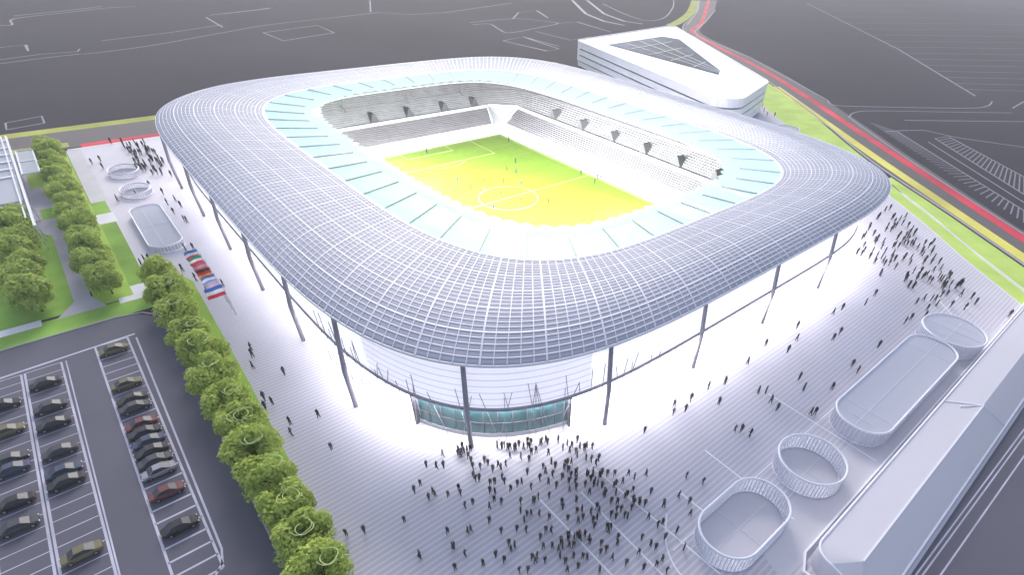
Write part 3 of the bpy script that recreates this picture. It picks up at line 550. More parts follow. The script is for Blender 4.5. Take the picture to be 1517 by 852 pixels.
for fr,bk in lower:
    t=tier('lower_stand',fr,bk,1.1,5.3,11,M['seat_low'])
    b=MB(); 
    o=Vector(bk[0])-Vector(fr[0]); o.normalize(); b.bar((*bk[0],5.7),(*bk[1],5.7),.5,1.2); b.build('parapet',M['white'],t)
    b=MB(); b.bar((fr[0][0],fr[0][1],.62),(fr[1][0],fr[1][1],.62),.3,1.2); b.build('front_wall',M['white'],t)
    for e in (0,1):
        b=MB(); b.bar((*fr[e],1.0),(*bk[e],3.2),.4,2.0); b.bar((*fr[e],1.9),(*bk[e],6.1),.5,.5); b.build('end_wall',M['white'],t)
# corner ramps between the lower stands
for sx in (-1,1):
    for sy in (-1,1):
        b=MB(); q=[(61.6*sx,43.4*sy,.9),(63.2*sx,38.6*sy,.9),(71*sx,42*sy,5.6),(62.6*sx,51*sy,5.6)]; q2=[(x,y,0) for x,y,z in q]
        b.add(q+q2,[(0,1,2,3),(0,1,5,4),(1,2,6,5),(2,3,7,6),(3,0,4,7)]); b.build('corner_ramp',M['concrete'],ST)
        b=MB(); b.bar((71.2*sx,42*sy,6.0),(62.8*sx,51.2*sy,6.0),.6,.9); b.build('parapet',M['white'],ST)
UI=ring_pts(72.2,52.4,9,320); UO=ring_pts(85.6,70.6,6,320)
b=MB(); vs=[];fs=[]; n=20
prof=[(0,0),(0,6.0)]
for k in range(n): z=6.0+9.3*k/(n-1); prof+=[(k/n,z),((k+1)/n,z)]
prof=prof[1:]
for i in range(320):
    for t,z in prof: vs.append((UI[i][0]+(UO[i][0]-UI[i][0])*t,UI[i][1]+(UO[i][1]-UI[i][1])*t,z))
L=len(prof)
for i in range(320):
    j=(i+1)%320
    for r in range(L-1): fs.append((i*L+r,i*L+r+1,j*L+r+1,j*L+r))
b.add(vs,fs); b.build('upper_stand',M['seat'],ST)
b=MB(); b.wall(UI,0,6.0,.2,True); b.build('concourse_wall',M['concrete'],ST)
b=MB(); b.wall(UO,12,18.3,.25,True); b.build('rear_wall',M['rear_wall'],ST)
b=MB(); mid=[(UI[i][0]+(UO[i][0]-UI[i][0])*.42,UI[i][1]+(UO[i][1]-UI[i][1])*.42) for i in range(320)]
b.wall(mid,10.0,10.35,.12,True); b.build('cross_aisle_rail',M['steel'],ST)
# vomitories: dark wedge-sided stair mouths at the front of the upper stand
def vomit(x,y,dx,dy):
    e=MB(); d=Vector((dx,dy,0)); u=Vector((-dy,dx,0)); P=Vector((x,y,6.1))
    a=P-u*1.9; c=P+u*1.5; t=P+u*.5+Vector((0,0,2.9)); t2=P-u*.3+Vector((0,0,2.9))
    f=[a,c,t,t2]; e.add(f+[q+d*3.4 for q in f],[(0,1,2,3),(7,6,5,4),(0,4,5,1),(1,5,6,2),(2,6,7,3),(3,7,4,0)])
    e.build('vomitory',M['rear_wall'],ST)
for x in (38,22.4,7.2,-8.7,-25.4,-41.7): vomit(x,52.2,0,1)
for y in (-7.8,6.6,21.9,36): vomit(-72,y,-1,0)
# slim posts in the left stand
for y in (-16,9,33):
    b=MB(); b.tube([(-77,y,8.8),(-77,y,17.4)],.16,8); b.build('stand_post',M['steel'],ST,smooth=True)
# ------------------------------------------------------------------ pitch
sheet('pitch_surround',[(x,y) for x,y in rounded(-66,66,-46,46,6)],.012,M['surround'])
rect('pitch',-53.4,53.4,-34.9,34.9,.018,M['pitch'])
b=MB(); z=.026; lw=.26
def ln(*p): ribbon(b,list(p),lw,z)
ln((-52.5,34),(52.5,34)); ln((-52.5,-34),(52.5,-34)); ln((-52.5,-34),(-52.5,34)); ln((52.5,-34),(52.5,34)); ln((0,-34),(0,34))
for s in (-1,1):
    ln((s*52.5,20.15),(s*36,20.15),(s*36,-20.15),(s*52.5,-20.15)); ln((s*52.5,9.16),(s*47,9.16),(s*47,-9.16),(s*52.5,-9.16))
    ln(*[(s*(41.5-9.15*math.cos(R(a))),9.15*math.sin(R(a))) for a in range(-53,54,6)])
ln(*[(9.15*math.cos(R(a)),9.15*math.sin(R(a))) for a in range(0,365,6)])
tag(b.build('pitch_marking',mat('pitch_line',(.36,.42,.14),.9)),kind='structure')
gl=tag(empty('football_goal',(-52.5,0,0)),'white football goal with a pale net at the far end of the pitch','goal')
b=MB(); b.tube([(0,-3.66,0),(0,-3.66,2.44),(0,3.66,2.44),(0,3.66,0)],.09,8)
for s in (-1,1): b.tube([(0,s*3.66,2.44),(-.9,s*3.66,2.4),(-2,s*3.66,.05)],.05,6)
b.build('goal_frame',M['steel'],gl)
b=MB(); b.add([(-.05,-3.6,2.4),(-.05,3.6,2.4),(-.9,3.6,2.36),(-.9,-3.6,2.36),(-2,3.6,.06),(-2,-3.6,.06)],[(0,1,2,3),(3,2,4,5)]); b.build('net',M['net'],gl)
# ------------------------------------------------------------------ office building
OF=tag(empty('office_building',(-60,165,0)),'white triangular office building with rounded corners, ribbon windows and a blue roof skylight','building')
def round_poly(V,rad,n=8):
    out=[]; L=len(V)
    for i in range(L):
        p=Vector(V[i]); a=(Vector(V[i-1])-p).normalized(); c=(Vector(V[(i+1)%L])-p).normalized(); r=rad[i]
        ang=a.angle(c); d=r/math.tan(ang/2); bis=(a+c).normalized(); cen=p+bis*(r/math.sin(ang/2))
        s=p+a*d-cen; e=p+c*d-cen; a0=math.atan2(s.y,s.x); a1=math.atan2(e.y,e.x); dd=(a1-a0+math.pi)%(2*math.pi)-math.pi
        for k in range(n+1): q=a0+dd*k/n; out.append((cen.x+r*math.cos(q),cen.y+r*math.sin(q)))
    return out
OV=[(-137,150),(-154,258),(-13,161),(4,108)]
OVl=[(x+60,y-165) for x,y in OV]
base=round_poly(OVl,[5,3,12,9])
def scaled(P,d):
    c=Vector((sum(p[0] for p in P)/len(P),sum(p[1] for p in P)/len(P))); out=[]
    for p in P:
        v=Vector(p)-c; out.append(tuple(c+v*(1-d/max(1,v.length))))
    return out
inner=scaled(base,1.6)
b=MB(); b.prism(inner,0,12.6); b.build('window_band',M['office_glass'],OF)
for k,(z0,z1) in enumerate(((.9,3.1),(3.75,6.2),(6.85,9.3),(9.95,13.0))):
    b=MB(); b.prism(scaled(base,.0 if k else .6),z0,z1); b.build('floor_band',M['white'],OF)
b=MB(); b.wall(scaled(base,.3),13.0,13.45,.5,True); b.build('roof_parapet',M['white'],OF)
sk=[(-118+60,158-165),(-124+60,212-165),(-112+60,214-165),(-41+60,160-165),(-36+60,152-165)]
b=MB(); b.prism(sk,13.02,13.25); S=b.build('skylight',M['sky_glass'],OF)
b=MB()
for t in (.2,.4,.6,.8):
    a=Vector(sk[0]).lerp(Vector(sk[4]),t); c=Vector(sk[1]).lerp(Vector(sk[3]),t); b.bar((a.x,a.y,13.32),(c.x,c.y,13.32),.5,.12)
for t in (.25,.5,.75):
    a=Vector(sk[0]).lerp(Vector(sk[1]),t); c=Vector(sk[4]).lerp(Vector(sk[3]),t); b.bar((a.x,a.y,13.30),(c.x,c.y,13.30),.5,.10)
b.build('glazing_bar',M['office_glass'],S)
# ------------------------------------------------------------------ pavilions
def pavilion(path,h,label,roof,x,y,nslat,slat_w=.11):
    e=tag(empty('pavilion',(x,y,0)),label,'pavilion','oval glass pavilions on the plaza')
    P=[(px-x,py-y) for px,py in path]
    b=MB(); b.wall(P,.02,h,.08,True); b.build('glass_wall',M['glass_white'],e)
    b=MB(); b.tube([(p[0],p[1],h) for p in P],.19,8,closed=True); b.build('top_rim',M['rib'],e,smooth=True)
    b=MB(); b.wall(P,.02,.2,.3,True); b.build('base_rim',M['rib'],e)
    # slats
    Pl=[Vector(p) for p in P]+[Vector(P[0])]; d=[0]
    for i in range(1,len(Pl)): d.append(d[-1]+(Pl[i]-Pl[i-1]).length)
    b=MB(); j=0
    for k in range(nslat):
        s=d[-1]*k/nslat
        while d[j+1]<s: j+=1
        q=Pl[j].lerp(Pl[j+1],(s-d[j])/(d[j+1]-d[j])); b.box(q.x-slat_w/2,q.x+slat_w/2,q.y-slat_w/2,q.y+slat_w/2,.2,h)
    b.build('slats',M['rib'],e)
    b=MB(); b.prism(scaled(P,.25),.02,.06); b.build('floor',M['apron'] if x>50 else M['path'],e)
    if roof:
        b=MB(); b.prism(scaled(P,.3),h-.35,h-.25); rf=b.build('roof_pane',M['roof_glass'],e)
        b=MB(); xs=[p[0] for p in P]; ys=[p[1] for p in P]
        for k in range(1,int((max(ys)-min(ys))/3)):
            yy=min(ys)+3*k; hw=[abs(p[0]) for p in P if abs(p[1]-yy)<2.2]
            if hw: b.bar((-min(hw)+.4,yy,h-.21),(min(hw)-.4,yy,h-.21),.09,.05)
        b.bar((0,min(ys)+1,h-.2),(0,max(ys)-1,h-.2),.09,.05); b.build('roof_bar',M['rib'],rf)
    else:
        b=MB(); xs=[p[0] for p in P]; ys=[p[1] for p in P]
        b.bar((0,min(ys)+.6,.09),(0,max(ys)-.6,.09),.1,.04); b.bar((min(xs)+.6,0,.1),(max(xs)-.6,0,.1),.1,.05); b.build('floor_line',M['rib'],e)
    return e
def circ(x,y,r,n=40,ry=None): return [(x+r*math.cos(2*math.pi*k/n),y+(ry or r)*math.sin(2*math.pi*k/n)) for k in range(n)]
pavilion(rounded(112.3,121.0,-51.6,-35.9,4.2,10),3.3,'open-topped slatted glass pavilion with stadium-shaped rim, nearest the bottom edge of the plaza',False,116.6,-43.8,78)
pavilion(circ(117.4,-26.3,5.2),3.3,'round open-topped slatted glass pavilion between the two elongated pavilions',False,117.4,-26.3,60)
pavilion(rounded(113.3,122.9,-14.0,24.8,4.5,10),3.3,'long glass-roofed pavilion, the largest one beside the white hall',True,118.1,5.4,120,.1)
pavilion(circ(118.6,31.6,6.2),3.3,'round white-rimmed glass pavilion at the upper end of the row beside the white hall',True,118.6,31.6,70)
pavilion(circ(-83,-86.2,5.0,40,4.0),1.5,'oval grey-floored pavilion beside the dense crowd at the far left corner of the stadium',False,-83,-86.2,44)
pavilion(circ(-64.3,-86.3,4.6,40,3.7),1.5,'smallest round grey-floored pavilion, between two others on the left plaza',False,-64.3,-86.3,40)
pavilion(rounded(-49.5,-20.5,-90.6,-83.4,3.2,8),1.7,'long rounded grey pavilion on the left plaza above the flags',True,-35,-87,90,.1)
pavilion(circ(13,139,5.5,36,6.5),2.2,'small white oval pavilion half hidden behind the right rear of the stadium roof',True,13,139,40)
# ------------------------------------------------------------------ long hall on the right
HA=tag(empty('glass_hall',(130,0,0)),'long low white hall with a translucent ridged roof along the right side','building')
HX0,HX1=-4.2,5.6
hp=rounded(HX0,HX1,-41.6,75,2.6,8)
hz=lambda x: 3.6 if x<1 else 3.6-(x-1)*.62
b=MB(); L=len(hp); b.add([(x,y,.02) for x,y in hp]+[(x,y,hz(x)-.02) for x,y in hp],[(i,(i+1)%L,L+(i+1)%L,L+i) for i in range(L)]); b.build('wall',M['hall_glass'],HA)
def shear(x,y): return x+ (y+41.6)*.028
b=MB(); vs=[];fs=[]
hp2=rounded(HX0+.15,HX1-.1,-41.4,75,2.5,8)
ridge=[(1.0,-38.5,4.35),(1.0,75,4.35)]
vs=[(x,y,hz(x)+.02) for x,y in hp2]+ridge; L=len(hp2)
for i in range(L):
    j=(i+1)%L; x0=hp2[i]; x1=hp2[j]
    k0=L if (x0[1]<0) else L+1; k1=L if (x1[1]<0) else L+1
    fs.append((i,j,k1) if k0==k1 else (i,j,k1,k0))
b.add(vs,fs); b.build('roof',M['hall_glass'],HA)
b=MB(); b.bar((1.0,-38.5,4.4),(1.0,8.2,4.4),.22,.16); b.build('ridge',M['rib'],HA)
b=MB(); b.tube([(x,y,hz(x)+.05) for x,y in rounded(HX0,HX1,-41.6,75,2.6,8)],.18,6,closed=True); b.build('eaves',M['rib'],HA)
b=MB(); b.wall([(HX0-.8,75),(HX0-.8,-40),(HX0+.6,-42.8),(HX1-2,-42.8)],.02,.55,.3); b.build('plinth',M['white'],HA)
b=MB(); b.bar((1,8.2,4.4),(5.4,11.0,1.0),.18,.14); b.bar((1,8.2,4.4),(-4,4.8,3.75),.18,.14); b.bar((1,8.2,4.42),(-1.6,4.9,4.15),.14,.12); b.build('roof_seam',M['rib'],HA)
# ------------------------------------------------------------------ glass building at the left edge
LB=tag(empty('glass_building',(-80,-113,0)),'pale glass-roofed building with white edge beams at the left edge beyond the trees','building')
def lb(x): return x+80
b=MB(); b.box(lb(-116),lb(-58),-22,3.2,.02,5.6); b.build('wall',M['glass_white'],LB)
b=MB(); b.box(lb(-116.3),lb(-57.7),-22.3,3.4,5.65,5.8); b.build('roof',M['roof_glass'],LB)
b=MB(); b.bar((lb(-118),3.5,6.0),(lb(-38),4.4,6.0),.5,.4); b.bar((lb(-118),2.3,6.1),(lb(-44),3.2,6.1),.3,.3); b.build('edge_beam',M['rib'],LB)
for x in (-113,-105,-98,-91,-84,-77):
    b=MB(); b.bar((lb(x),-22,6.0),(lb(x),3.2,6.0),.9,.25); b.build('roof_beam',M['rib'],LB)
b=MB(); b.box(lb(-100),lb(-77.5),4.6,8.6,5.8,5.95); cn=b.build('canopy',M['roof_glass'],LB)
b=MB(); b.wall([(lb(-100),8.6),(lb(-77.5),8.6),(lb(-77.5),4.8),(lb(-100),4.8)],5.75,6.15,.35,True); b.bar((lb(-89),4.8,6.05),(lb(-89),8.6,6.05),.4,.2); b.build('canopy_frame',M['rib'],cn)
for x in (-99.6,-88.5,-78):
    b=MB(); b.tube([(lb(x),8.3,0),(lb(x),8.3,5.8)],.12,8); b.build('post',M['rib'],LB)
for x in (-58,-45,-39):
    b=MB(); b.tube([(lb(x),4.1,0),(lb(x),4.1,5.9)],.14,8); b.build('post',M['rib'],LB)
# ------------------------------------------------------------------ flags
FLG=[((.06,.16,.45),(.62,.62,.68),(.62,.03,.07),'blue, white and red flag, farthest of the flag row from the trees'),
 ((.02,.28,.18),(.78,.78,.78),(.70,.03,.06),'green, white and red flag second in the row beside the bright facade'),
 ((.55,.12,.18),(.66,.30,.36),(.50,.10,.14),'pinkish red flag in the middle of the flag row'),
 ((.03,.03,.03),(.55,.03,.03),(.75,.30,.04),'black, red and orange flag in the middle of the flag row'),
 ((.10,.14,.42),(.75,.75,.80),(.20,.30,.62),'dark blue and white flag next to the large blue flag'),
 ((.55,.45,.66),(.70,.52,.62),(.66,.60,.72),'pale pink and lilac flag tucked behind the large blue flag'),
 ((.05,.14,.55),(.80,.80,.82),(.62,.03,.07),'large blue, white and red flag nearest the row of round trees')]
def flag_mesh(cols,L,Hh,ph):
    ms=[]
    for c in cols: ms.append(mat('flag_cloth',c,.8,.08,1.5))
    b=MB(); nx,nz=14,9; vs=[]
    for i in range(nx+1):
        for k in range(nz+1):
            u=i/nx; v=k/nz
            vs.append((-.06,-.05,0)) if False else vs.append((.22*math.sin(u*7+ph+v*.8)*u,-(.08+u*L),-v*Hh-.28*u*u*L*.5))
    b.v=vs
    for i in range(nx):
        for k in range(nz):
            a=i*(nz+1)+k; b.f.append((a,a+1,a+nz+2,a+nz+1)); b.mi.append(min(2,k*3//nz))
    return b,ms
fx=[-2.5,.9,4.3,7.6,10.9,13.9,17.0]
for i,x in enumerate(fx):
    c0,c1,c2,lab=FLG[i]; big=(i==6)
    e=tag(empty('flagpole',(x,-83.0,0),R(-6)),lab,'flag','flags in a row beside the stadium')
    b=MB(); b.tube([(0,0,0),(0,0,4),(0,0,7.6 if big else 7.2)],[.09,.08,.05],8); b.tube([(0,0,7.55 if big else 7.15),(0,0,7.75 if big else 7.35)],.09,8); b.build('pole',M['pole'],e,smooth=True)
    b,ms=flag_mesh((c0,c1,c2),3.3 if big else 2.6,2.4 if big else 1.8,i*1.7); f=b.build('flag',ms,e,smooth=True,fixn=False); f.location=(0,0,7.5 if big else 7.1)
# ------------------------------------------------------------------ trees
def crown_mesh(seed,rx,rz,leafmat,nleaf=5400,nb=30):
    rr=random.Random(seed); b=MB(); tones=[]
    blobs=[]
    for k in range(nb):
        th=rr.uniform(0,2*math.pi); cz=rr.uniform(-.75,.95); q=math.sqrt(max(0,1-cz*cz))*rr.uniform(.55,.8)
        blobs.append((Vector((q*math.cos(th)*rx,q*math.sin(th)*rx,cz*rz*.72)),rr.uniform(.26,.42)*rx,rr.uniform(-.18,.18)))
    per=nleaf//nb
    for c,r,tn in blobs:
        for k in range(per):
            d=Vector((rr.gauss(0,1),rr.gauss(0,1),rr.gauss(0,1))).normalized(); p=c+d*r*rr.uniform(.72,1.06)
            nrm=(d+Vector((rr.uniform(-.6,.6),rr.uniform(-.6,.6),rr.uniform(-.2,.8)))).normalized()
            u=nrm.cross(Vector((rr.gauss(0,1),rr.gauss(0,1),rr.gauss(0,1)))).normalized(); v=nrm.cross(u); s=rr.uniform(.2,.38)
            b.add([p-u*s,p-v*s*.62,p+u*s,p+v*s*.62],[(0,1,2,3)]); tones.append(min(1,max(0,.5+tn+rr.uniform(-.35,.35))))
    o=b.build('crown',leafmat,None,fixn=False); me=o.data
    at=me.attributes.new('tone','FLOAT','FACE'); at.data.foreach_set('value',tones)
    D.objects.remove(o); return me
CM=[crown_mesh(s,4.0,3.5,M['leaf']) for s in (1,2,3)]; CC=[crown_mesh(s,3.9,3.4,M['leaf_c']) for s in (11,12,13,14)]
def trunk_mesh(seed):
    rr=random.Random(seed); b=MB(); b.tube([(0,0,0),(.05,0,1.0),(.0,.08,2.2),(0,0,4.2)],[.26,.2,.16,.08],8); o=b.build('trunk',M['bark']); me=o.data; D.objects.remove(o)
    b=MB()
    for k in range(5):
        a=2*math.pi*k/5+rr.uniform(-.4,.4); q=rr.uniform(1.4,2.2); b.tube([(0,0,1.9+.25*k),(q*.5*math.cos(a),q*.5*math.sin(a),2.9+.25*k),(q*math.cos(a),q*math.sin(a),4.0+.2*k)],[.1,.07,.03],6)
    o=b.build('limb',M['bark']); ml=o.data; D.objects.remove(o)
    return me,ml
TM=[trunk_mesh(s) for s in (1,2,3)]
def loop_mesh(seed):  # sketched rings on the crowns, added as thin hoops, not real twigs
    rr=random.Random(seed); b=MB()
    for q in range(2):
        r=rr.uniform(.95,1.5); ox,oy=rr.uniform(.2,1.4),rr.uniform(.4,1.7); pts=[]; n=26; a0=rr.uniform(0,6)
        for k in range(n): a=a0+k/n*2*math.pi*.86; pts.append((ox+r*math.cos(a),oy+r*math.sin(a),2.55+.12*math.sin(3*a)-.25*q))
        b.tube(pts,.055,5)
    o=b.build('crown_ring',M['loop']); me=o.data; D.objects.remove(o); return me
LM=[loop_mesh(s) for s in (1,2,3)]
def tree(x,y,label,group,crown,i,sc,loop=False):
    e=tag(empty('tree',(x,y,0),random.uniform(0,6.28) if not loop else random.uniform(-.3,.3)),label,'tree',group); e.scale=(sc,sc,sc*random.uniform(.92,1.05))
    c=D.objects.new('crown',crown); COL.objects.link(c); c.parent=e; c.location=(0,0,4.6); c.rotation_euler=(0,0,random.uniform(0,6.28))
    t=D.objects.new('trunk',TM[i%3][0]); COL.objects.link(t); t.parent=e
    l=D.objects.new('limb',TM[i%3][1]); COL.objects.link(l); l.parent=t
    if loop:
        q=D.objects.new('crown_ring',LM[i%3]); COL.objects.link(q); q.parent=e; q.location=(0,0,5.0)
ORD=['first','second','third','fourth','fifth','sixth','seventh','eighth','ninth','tenth','eleventh','twelfth','thirteenth','fourteenth','fifteenth']
xs=[-3.2,8.0,16.5,24.8,33.0,41.0,48.8,55.8,62.2,68.6,75.0,81.2,87.5]
for i,x in enumerate(xs):
    tree(x,-92.0+.2*math.sin(i*2),'round bright green tree beside the car park, %s from the flag end'%ORD[i],'trees along the car park edge',CC[i%4],i,.98+.06*math.sin(i*1.7),i>0)
for i in range(14):
    x=-108+i*7.75; tree(x,-101.2+.3*math.sin(i*3),'leafy tree in the row beside the pale walk, %s from the road'%ORD[i],'trees in the long garden row',CM[i%3],i,.93+.05*math.sin(i*2.3))
for i in range(7):
    x=-51+i*7.2; tree(x,-113.0+.3*math.cos(i*3),'leafy tree left of the garden path, %s from the glass building'%ORD[i],'trees in the short garden row',CM[(i+1)%3],i,.98+.05*math.sin(i*1.3))
# ------------------------------------------------------------------ cars
def make_car(colname,col):
    e=empty('parked_car'); paint=mat('car_paint_'+colname,col,.6,.05,1.0,spec=.25)
    # body: lofted cross sections along y (length 4.4), x is width
    secs=[(-2.2,.62,.36,.62),(-2.12,.78,.28,.74),(-1.6,.86,.24,.84),(-.8,.88,.22,.90),(.0,.88,.22,.90),(.9,.88,.22,.90),(1.5,.87,.24,.93),(2.05,.80,.28,.86),(2.18,.68,.36,.74)]
    b=MB(); vs=[];fs=[]
    for y,hw,zb,zt in secs:
        vs+=[(-hw*.92,y,zb),(-hw,y,zb+.14),(-hw,y,zt-.14),(-hw*.86,y,zt),(hw*.86,y,zt),(hw,y,zt-.14),(hw,y,zb+.14),(hw*.92,y,zb)]
    for i in range(len(secs)-1):
        for k in range(8): fs.append((i*8+k,i*8+(k+1)%8,(i+1)*8+(k+1)%8,(i+1)*8+k))
    fs+=[tuple(range(8)),tuple(range((len(secs)-1)*8,len(secs)*8))[::-1]]
    b.add(vs,fs); body=b.build('body',paint,e,smooth=False)
    # cabin glass and roof panel
    cab=[(-1.35,.72,.88,.90),(-.55,.60,.90,1.42),(.65,.60,.92,1.44),(1.55,.68,.92,.94)]
    b=MB(); vs=[];fs=[]
    for y,hw,zb,zt in cab: vs+=[(-.76,y,zb),(-hw,y,zt),(hw,y,zt),(.76,y,zb)]
    for i in range(3):
        for k in range(3): fs.append((i*4+k,i*4+k+1,(i+1)*4+k+1,(i+1)*4+k))
    b.add(vs,fs); b.build('cabin_glass',M['car_glass'],e)
    b=MB(); b.box(-.60,.60,-.52,.66,1.42,1.47); b.bar((-.6,-.5,1.43),(-.74,-1.3,.9),.07); b.bar((.6,-.5,1.43),(.74,-1.3,.9),.07); b.bar((-.6,.64,1.43),(-.72,1.5,.93),.09); b.bar((.6,.64,1.43),(.72,1.5,.93),.09)
    b.build('roof',paint,e)
    for sx in (-1,1):
        for y in (-1.35,1.32):
            b=MB(); b.tube([(sx*.68,y,.32),(sx*.9,y,.32)],.32,14); wv=b.build('wheel',M['tyre'],e); b=MB(); b.tube([(sx*.89,y,.32),(sx*.915,y,.32)],.19,12); b.build('rim',M['rim'],wv)
        b=MB(); b.box(sx*.62-.13,sx*.62+.13,-2.24,-2.1,.52,.66); b.build('headlight',M['headlight'],e)
        b=MB(); b.box(sx*.60-.13,sx*.60+.13,2.1,2.2,.6,.74); b.build('taillight',M['taillight'],e)
        b=MB(); b.box(sx*.92-.08,sx*.92+.08,-.78,-.6,.88,1.0); b.build('side_mirror',paint,e)
    return e
PROTO={}
CC_={'black':(.03,.03,.036),'dark grey':(.06,.06,.072),'olive':(.15,.135,.075),'blue':(.05,.068,.12),'red':(.15,.05,.055),'silver':(.26,.26,.31)}
def car(x,y,rz,c,label):
    if c not in PROTO: PROTO[c]=make_car(c.replace(' ','_'),CC_[c]); o=PROTO[c]
    else: o=copy_tree(PROTO[c])
    o.location=(x,y,.022); o.rotation_euler=(0,0,rz); tag(o,label,'car','cars parked in the car park')
def cars(xs,xs0,y,cl,row):
    used={}; n=0; seen={}
    tot={c:cl.count(c) for c in cl}
    for x,c in zip(xs,cl):
        k=round((x-xs0-1.25)/2.5)
        while k in used: k+=1
        used[k]=1; x=xs0+1.25+k*2.5; seen[c]=seen.get(c,0)+1
        lab='%s car in the %s, %s'%(c,row,('the only one of its colour' if tot[c]==1 else '%s of its colour'%ORD[seen[c]-1]))
        car(x,y,0 if (k*7)%3 else math.pi,c,lab)
cars(CARS_NEAR_TREES,12.5,-104.1,['olive','olive','black','dark grey','red','black','blue','black','dark grey','silver','red','black'],'bay row nearest the trees')
cars(CARS_MIDDLE,14,-114.6,['black','dark grey','black','dark grey','blue','black','olive'],'middle bay row')
cars(CARS_EDGE,14,-120.3,['black','olive','dark grey','blue','black','dark grey'],'bay row at the left edge')
# ------------------------------------------------------------------ people
def person_mesh(pose,top,legs,hair,skin=None):
    """one continuous skinned figure, 1.76 m tall, facing +y"""
    rr=random.Random(pose)
    st=(.04,.2,.1,.26,.08,.2)[pose%6]; sw=(.03,.12,.08,.14,.05,.15)[pose%6]
    V=[];E=[];Rr=[]
    def v(p,r,par=None):
        V.append(p);Rr.append(r)
        if par is not None: E.append((par,len(V)-1))
        return len(V)-1
    pel=v((0,0,.95),.135); sp=v((0,.01,1.18),.125,pel); ch=v((0,.01,1.36),.135,sp); nk=v((0,.02,1.49),.062,ch); hd=v((0,.03,1.60),.098,nk); ht=v((0,.02,1.68),.088,hd); v((0,.115,1.60),.028,hd)
    for s in (-1,1):
        f=st*s/2
        hp=v((s*.09,.0,.88),.105,pel); kn=v((s*.095,f*.6+.04*abs(st),.49),.074,hp); an=v((s*.095,f*1.15-(.04 if s<0 else 0),.08),.052,kn); v((s*.115,f*1.15+.13,.035),.036,an)
        sh=v((s*.165,.0,1.41),.055,ch); a=-sw*s
        el=v((s*.205,a*.45-.03,1.14),.040,sh); wr=v((s*.20,a*.9+.05,.91),.032,el); v((s*.195,a*1.0+.07,.82),.036,wr)
    me=D.meshes.new('person'); me.from_pydata(V,E,[]); o=D.objects.new('person',me); COL.objects.link(o)
    md=o.modifiers.new('skin','SKIN'); md.use_smooth_shade=True
    for i,sv in enumerate(me.skin_vertices[0].data): sv.radius=(Rr[i]*1.1,Rr[i]*(.85 if i in (pel,sp,ch) else 1.0)); sv.use_root=(i==pel)
    su=o.modifiers.new('sub','SUBSURF'); su.levels=1; su.render_levels=1
    dg=bpy.context.evaluated_depsgraph_get(); dg.update(); res=D.meshes.new_from_object(o.evaluated_get(dg)); D.objects.remove(o)
    res.materials.clear()
    for m_ in (top,legs,skin or SKIN,hair): res.materials.append(m_)
    for p in res.polygons:
        c=p.center; k=0
        if c.z<.93 and abs(c.x)<.175: k=1
        if c.z<.93 and abs(c.x)>=.175: k=2 if c.z<.90 else 0
        if c.z>1.50: k=2
        if c.z>1.60 and (c.y<.045 or c.z>1.70): k=3
        p.material_index=k
    zs=min(vv.co.z for vv in res.vertices)
    for vv in res.vertices: vv.co.z-=zs
    return res
SKIN=mat('skin',(.42,.27,.20),.6)
HAIR=mat('dark_hair',(.03,.022,.018),.6); 
CL={'black':((.026,.026,.032),(.024,.024,.03)),'charcoal':((.06,.06,.068),(.045,.045,.05)),'navy':((.032,.038,.07),(.03,.03,.04)),'brown':((.07,.055,.046),(.038,.035,.037))}
PM={}
for c,(t,l) in CL.items():
    tm=mat('cloth_'+c,t,.85); lm=mat('trousers_'+c,l,.85)
    PM[c]=[person_mesh(k,tm,lm,HAIR) for k in range(4)]
KIT={'b':('blue',(.004,.009,.04)),'o':('orange',(.05,.014,.003)),'w':('white',(.03,.04,.06)),'d':('dark',(.02,.025,.02))}
PSKIN=mat('player_skin',(.10,.06,.045),.8,spec=.05)
KM={k:person_mesh(1+i,mat('shirt_'+n,c,.9,spec=.02),mat('shorts_'+n,tuple(x*.6 for x in c),.9,spec=.02),HAIR,skin=PSKIN) for i,(k,(n,c)) in enumerate(KIT.items())}
def blocked(x,y):
    if (abs(x/89)**5.2+abs(y/75.2)**5.2)<1: return True
    return False
allp=[(x,y,'p') for x,y in PEOPLE]+[(x,y,'r') for x,y in CROWD_RIGHT]+[(x,y,'l') for x,y in CROWD_LEFT]
fixed=[]
for x,y,k in allp:
    g=0
    while blocked(x,y) and g<60: x*=1.004; y*=1.004; g+=1
    fixed.append((x,y,k))
camv=Vector(CAM_LOC)
fixed.sort(key=lambda q:(Vector((q[0],q[1],0))-camv).length)
LIM=300-len(PLAYERS)
indiv,restp=fixed[:LIM],fixed[LIM:]
def where(x,y):
    if math.hypot(x-84,y+64)<13: return 'walking in front of the glazed corner entrance'
    if y>55 and x>60: return 'in the dense crowd by the right verge'
    if x<-60 and y<-70: return 'in the crowd at the far left corner of the stadium'
    if y<-70 and x<62: return 'on the plaza between round trees and left facade'
    if y>100: return 'on the paving beside the white office building'
    if x>84 and y>-42: return 'spread out along the plaza beside the right facade'
    if y<-66: return 'in the loose crowd on the plaza near the planting strip'
    return 'in the crowd on the striped plaza below the entrance'
names=list(CL)
pr=random.Random(21)
LAND={'standing closest to the large blue, white and red flag':(17,-83),'closest to the round pavilion between the two elongated ones':(110.5,-26),'standing closest to the long glass-roofed pavilion':(110.8,6),'closest to the long rounded grey pavilion on the left plaza':(-20,-83),'closest to the round white-rimmed pavilion ending the row':(113,34)}
done={}
for txt,(lx,ly) in LAND.items():
    j=min((i for i in range(len(indiv)) if i not in done),key=lambda i:math.hypot(indiv[i][0]-lx,indiv[i][1]-ly)); done[j]=txt
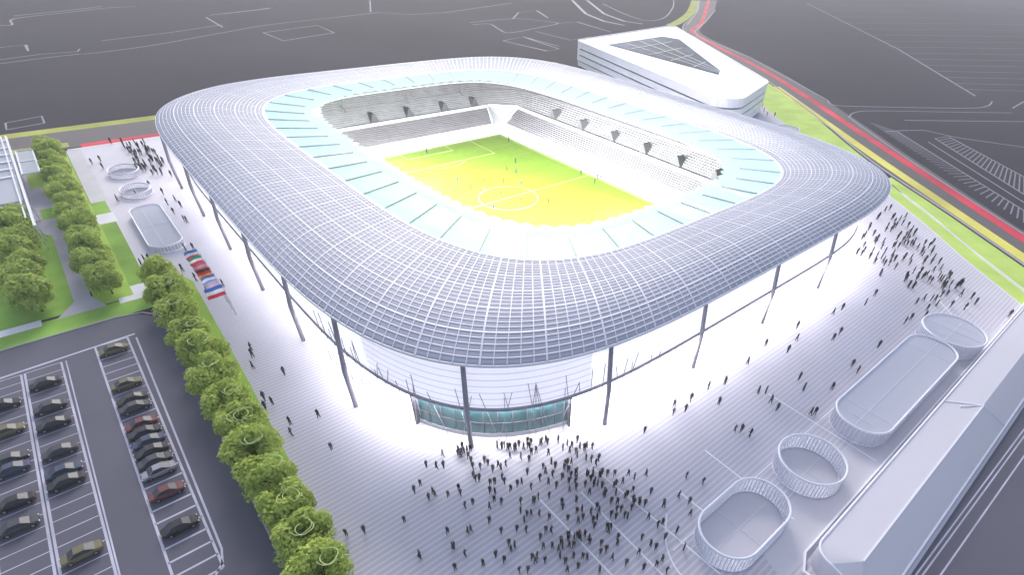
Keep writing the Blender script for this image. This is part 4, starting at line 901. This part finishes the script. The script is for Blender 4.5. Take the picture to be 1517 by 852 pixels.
for i,(x,y,k) in enumerate(indiv):
    c=pr.choice(names); o=D.objects.new('person',PM[c][pr.randrange(4)]); COL.objects.link(o)
    o.location=(x,y,.024); o.rotation_euler=(0,0,pr.uniform(0,6.28)); s=pr.uniform(1.0,1.14)*(1.18 if k!='p' else 1.05); o.scale=(s,s,s)
    wv=where(x,y)
    if len((wv+done.get(i,'')).split())>13: wv=wv.replace('loose ','')
    if i in done: tag(o,'person in %s clothes %s'%(c,done[i]),'person')
    else: tag(o,'person in %s clothes %s'%(c,wv),'person','people in %s %s'%(c,wv))
for x,y,k in PLAYERS:
    n=KIT[k][0]; o=D.objects.new('person',KM[k]); COL.objects.link(o); o.location=(x,y,.028); o.rotation_euler=(0,0,pr.uniform(0,6.28)); o.scale=(1.2,)*3
    tag(o,('person in %s football kit on the pitch'%n) if k!='d' else 'person in dark clothes on or beside the pitch','person','people in %s on the pitch'%n)
# the rest of the far crowds, one mass
b=MB(); src=PM['black']
for x,y,k in restp:
    me=src[pr.randrange(4)]; a=pr.uniform(0,6.28); ca,sa=math.cos(a),math.sin(a); s=pr.uniform(1.0,1.14)*1.2
    b.add([(x+(v_.co.x*ca-v_.co.y*sa)*s,y+(v_.co.x*sa+v_.co.y*ca)*s,.024+v_.co.z*s) for v_ in me.vertices],[tuple(p.vertices) for p in me.polygons])
tag(b.build('crowd',mat('crowd_cloth',(.03,.03,.036),.85,.3,2),None,smooth=True,fixn=False),'far crowd of small dark figures at the left corner and right side of the stadium','crowd',kind='stuff')
hm=D.materials.new('haze'); hm.use_nodes=True; hn=hm.node_tree; hn.nodes.clear()
ho=N(hn,'ShaderNodeOutputMaterial'); hv=N(hn,'ShaderNodeVolumePrincipled'); hv.inputs['Color'].default_value=(.93,.92,.97,1); hv.inputs['Density'].default_value=HAZE_D; hv.inputs['Anisotropy'].default_value=0.0
hn.links.new(hv.outputs[0],ho.inputs['Volume'])
b=MB(); b.box(-2600,2600,-2600,2600,-1,68); hz_=b.build('haze',hm); tag(hz_,'thin pale haze over the whole site','haze',kind='stuff')
